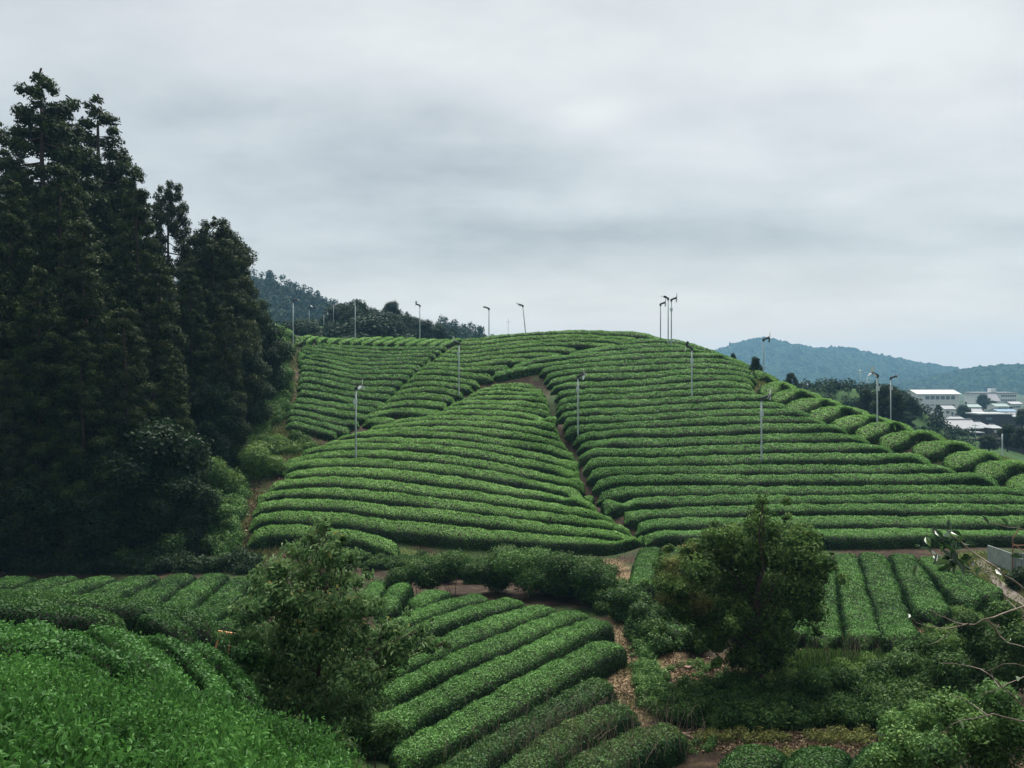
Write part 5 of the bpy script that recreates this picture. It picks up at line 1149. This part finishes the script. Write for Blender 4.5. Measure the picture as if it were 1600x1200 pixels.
for px, ty, by, Y, lb, ln in [(1472, 657, 685, 225, 'leaning pale pole in front of the long low house', .1), (1476, 668, 685, 222, 'short stay pole beside the leaning pale pole', -.25), (1524, 662, 690, 225, 'grey pole between the long low house and the hipped roof', 0), (1566, 678, 704, 130, 'blue-grey pole at the edge of the yellow grass', 0),
                              (1262, 600, 614, 260, 'faint pole standing on the far plateau, leftmost of its row', 0), (1280, 596, 612, 250, 'faint leaning pole on the far plateau', .08), (1319, 598, 612, 270, 'faint short pole in the middle of the far plateau', 0), (1344, 577, 606, 255, 'tall faint pole with crossarms on the far plateau', 0),
                              (1355, 590, 608, 262, 'faint pole right of the tall one on the far plateau', 0), (1384, 620, 655, 150, 'small grey pole between the twin fan poles', 0), (1446, 640, 668, 250, 'grey pole by the narrow white house', 0)]:
    util_pole(px, ty, by, Y, lb, ln, 0 if 'blue-grey' in lb else 2)
for px, ty, by, Y, lb in [(483, 482, 512, 185, 'faint fan pole on the small far tea slope, left one'), (506, 489, 515, 190, 'faint fan pole on the small far tea slope, right one'), (521, 474, 512, 200, 'faint fan pole before the left end of the knoll')]:
    fan_pole(px, ty, by, Y, 1, lb, 'faint fan poles on the far left slope', 2, box=False, zb=(HY - by) / F * Y - 1, r0=.07)
q = MB(); xx = (794 - CX) / F * 118; zz0 = float(T(xx, 118)); ht = (HY - 497) / F * 118 - zz0
an = empty('thin_mast', (xx, 118, zz0), 'thin bare mast between the two fan poles on the hill crest', 'mast'); q.tube([(0, 0, -.3), (0, 0, ht)], [.03, .02], 6); q.build('mast', MT['steel'], an)
q = MB(); q.box((-.35, -.02, ht - .55), (.35, .02, ht - .51)); q.build('crossarm', MT['steel'], an)

# small metal shed at the right edge
MT['sheet'] = noise_mat('weathered_sheet', [(.16, .20, .19), (.30, .34, .32)], 2.5, 6, .6, .2, 12)
MT['rust'] = plain('rusty_angle', (.22, .12, .08), .8)
g_ = hit(1582, 897, 0, 35, 52); gz = float(T(*g_)); sh = empty('shed', (g_[0], g_[1], gz), 'small weathered sheet-metal shed with a rusty frame at the right edge', 'shed')
q = MB()
for k in range(16): q.box((k * .16, 0 if k % 2 else .03, -.4), (k * .16 + .16, .06, 1.0))
q.build('wall', MT['sheet'], sh)
q = MB(); q.box((-.02, .06, -.4), (.03, 2.2, .98)); q.build('side_wall', MT['sheet'], sh)
for a_, b_ in [((-.02, -.05, -.3), (-.02, -.05, 1.75)), ((-.02, -.05, 1.4), (2.6, -.05, 1.4)), ((-.02, 0, 1.5), (.9, -.06, .85)), ((-.02, -.05, 1.75), (.35, -.05, 2.25))]:
    q = MB(); q.tube([a_, b_], [.03, .03], 5); q.build('frame_bar', MT['rust'], sh)
shrub('dark bush in front of the weathered shed', [(1582, 905, 14), (1598, 900, 18), (1592, 918, 14)], 41, MT['broad_dim'], .12, .8)
# small litter on the bare ground
def plank(px, py, L_, w_, t_, rz, mat, label, y0=18, y1=50, name='plank', tilt=0.0):
    g_ = hit(px, py, 0, y0, y1); o_ = MB(); o_.box((-L_ / 2, -w_ / 2, 0), (L_ / 2, w_ / 2, t_)); o_.box((-L_ / 2 + .01, -w_ / 2 - .012, .008), (L_ / 2 - .05, -w_ / 2, t_ - .004))
    q_ = o_.build(name, mat); q_.location = (g_[0], g_[1], float(T(*g_)) + .02); q_.rotation_euler = (0, tilt, rz); tag(q_, label, name.replace('_', ' '))
MT['timber'] = plain('weathered_timber', (.20, .13, .10), .9); MT['pale_stone'] = plain('pale_block', (.55, .54, .52), .9); MT['orange'] = plain('orange_wood', (.50, .26, .12), .8)
plank(1088, 1160, 1.0, .10, .06, -.75, MT['timber'], 'broken plank lying beside the lowest ragged tea row', tilt=.1)
plank(1080, 1148, .7, .06, .05, .15, MT['timber'], 'short grey stick across the broken plank', name='stick')
plank(1109, 1079, .22, .12, .10, .3, MT['pale_stone'], 'pale block lying on the litter left of the round tree', name='stone_block')
plank(1380, 1154, .30, .20, .10, .5, MT['roof_blue'], 'pale blue scrap on the bare ground at the bottom', name='plastic_scrap')
plank(1075, 1048, .25, .2, .12, .8, MT['timber'], 'dark lump of wood in the litter by the pale path', name='wood_block')
g_ = W(354, 989, 23); q = MB(); q.box((-.22, -.04, -.03), (.22, .04, .03)); q.box((-.20, -.03, -1.1), (-.15, .03, -.03)); q.box((.15, -.03, -1.1), (.20, .03, -.03)); o_ = q.build('stake_board', MT['orange']); o_.location = g_; o_.rotation_euler = (0, .25, .3); tag(o_, 'small orange board on stakes left of the drooping tree', 'board')

# ------------------------------------------------------------------ haze
me = bpy.data.meshes.new('haze'); me.from_pydata([(x, y, z) for z in (-30, 130) for x, y in ((-3300, -120), (3300, -120), (3300, 3300), (-3300, 3300))], [], [(3, 2, 1, 0), (4, 5, 6, 7), (0, 1, 5, 4), (1, 2, 6, 5), (2, 3, 7, 6), (3, 0, 4, 7)])
m, t = newmat('haze'); o = t.nodes.new('ShaderNodeOutputMaterial'); p = t.nodes.new('ShaderNodeVolumePrincipled')
p.inputs['Color'].default_value = (.35, .68, 1.0, 1); p.inputs['Density'].default_value = .00020; p.inputs['Anisotropy'].default_value = 0.0
t.links.new(p.outputs[0], o.inputs['Volume']); me.materials.append(m); tag(link('haze', me), kind='stuff')
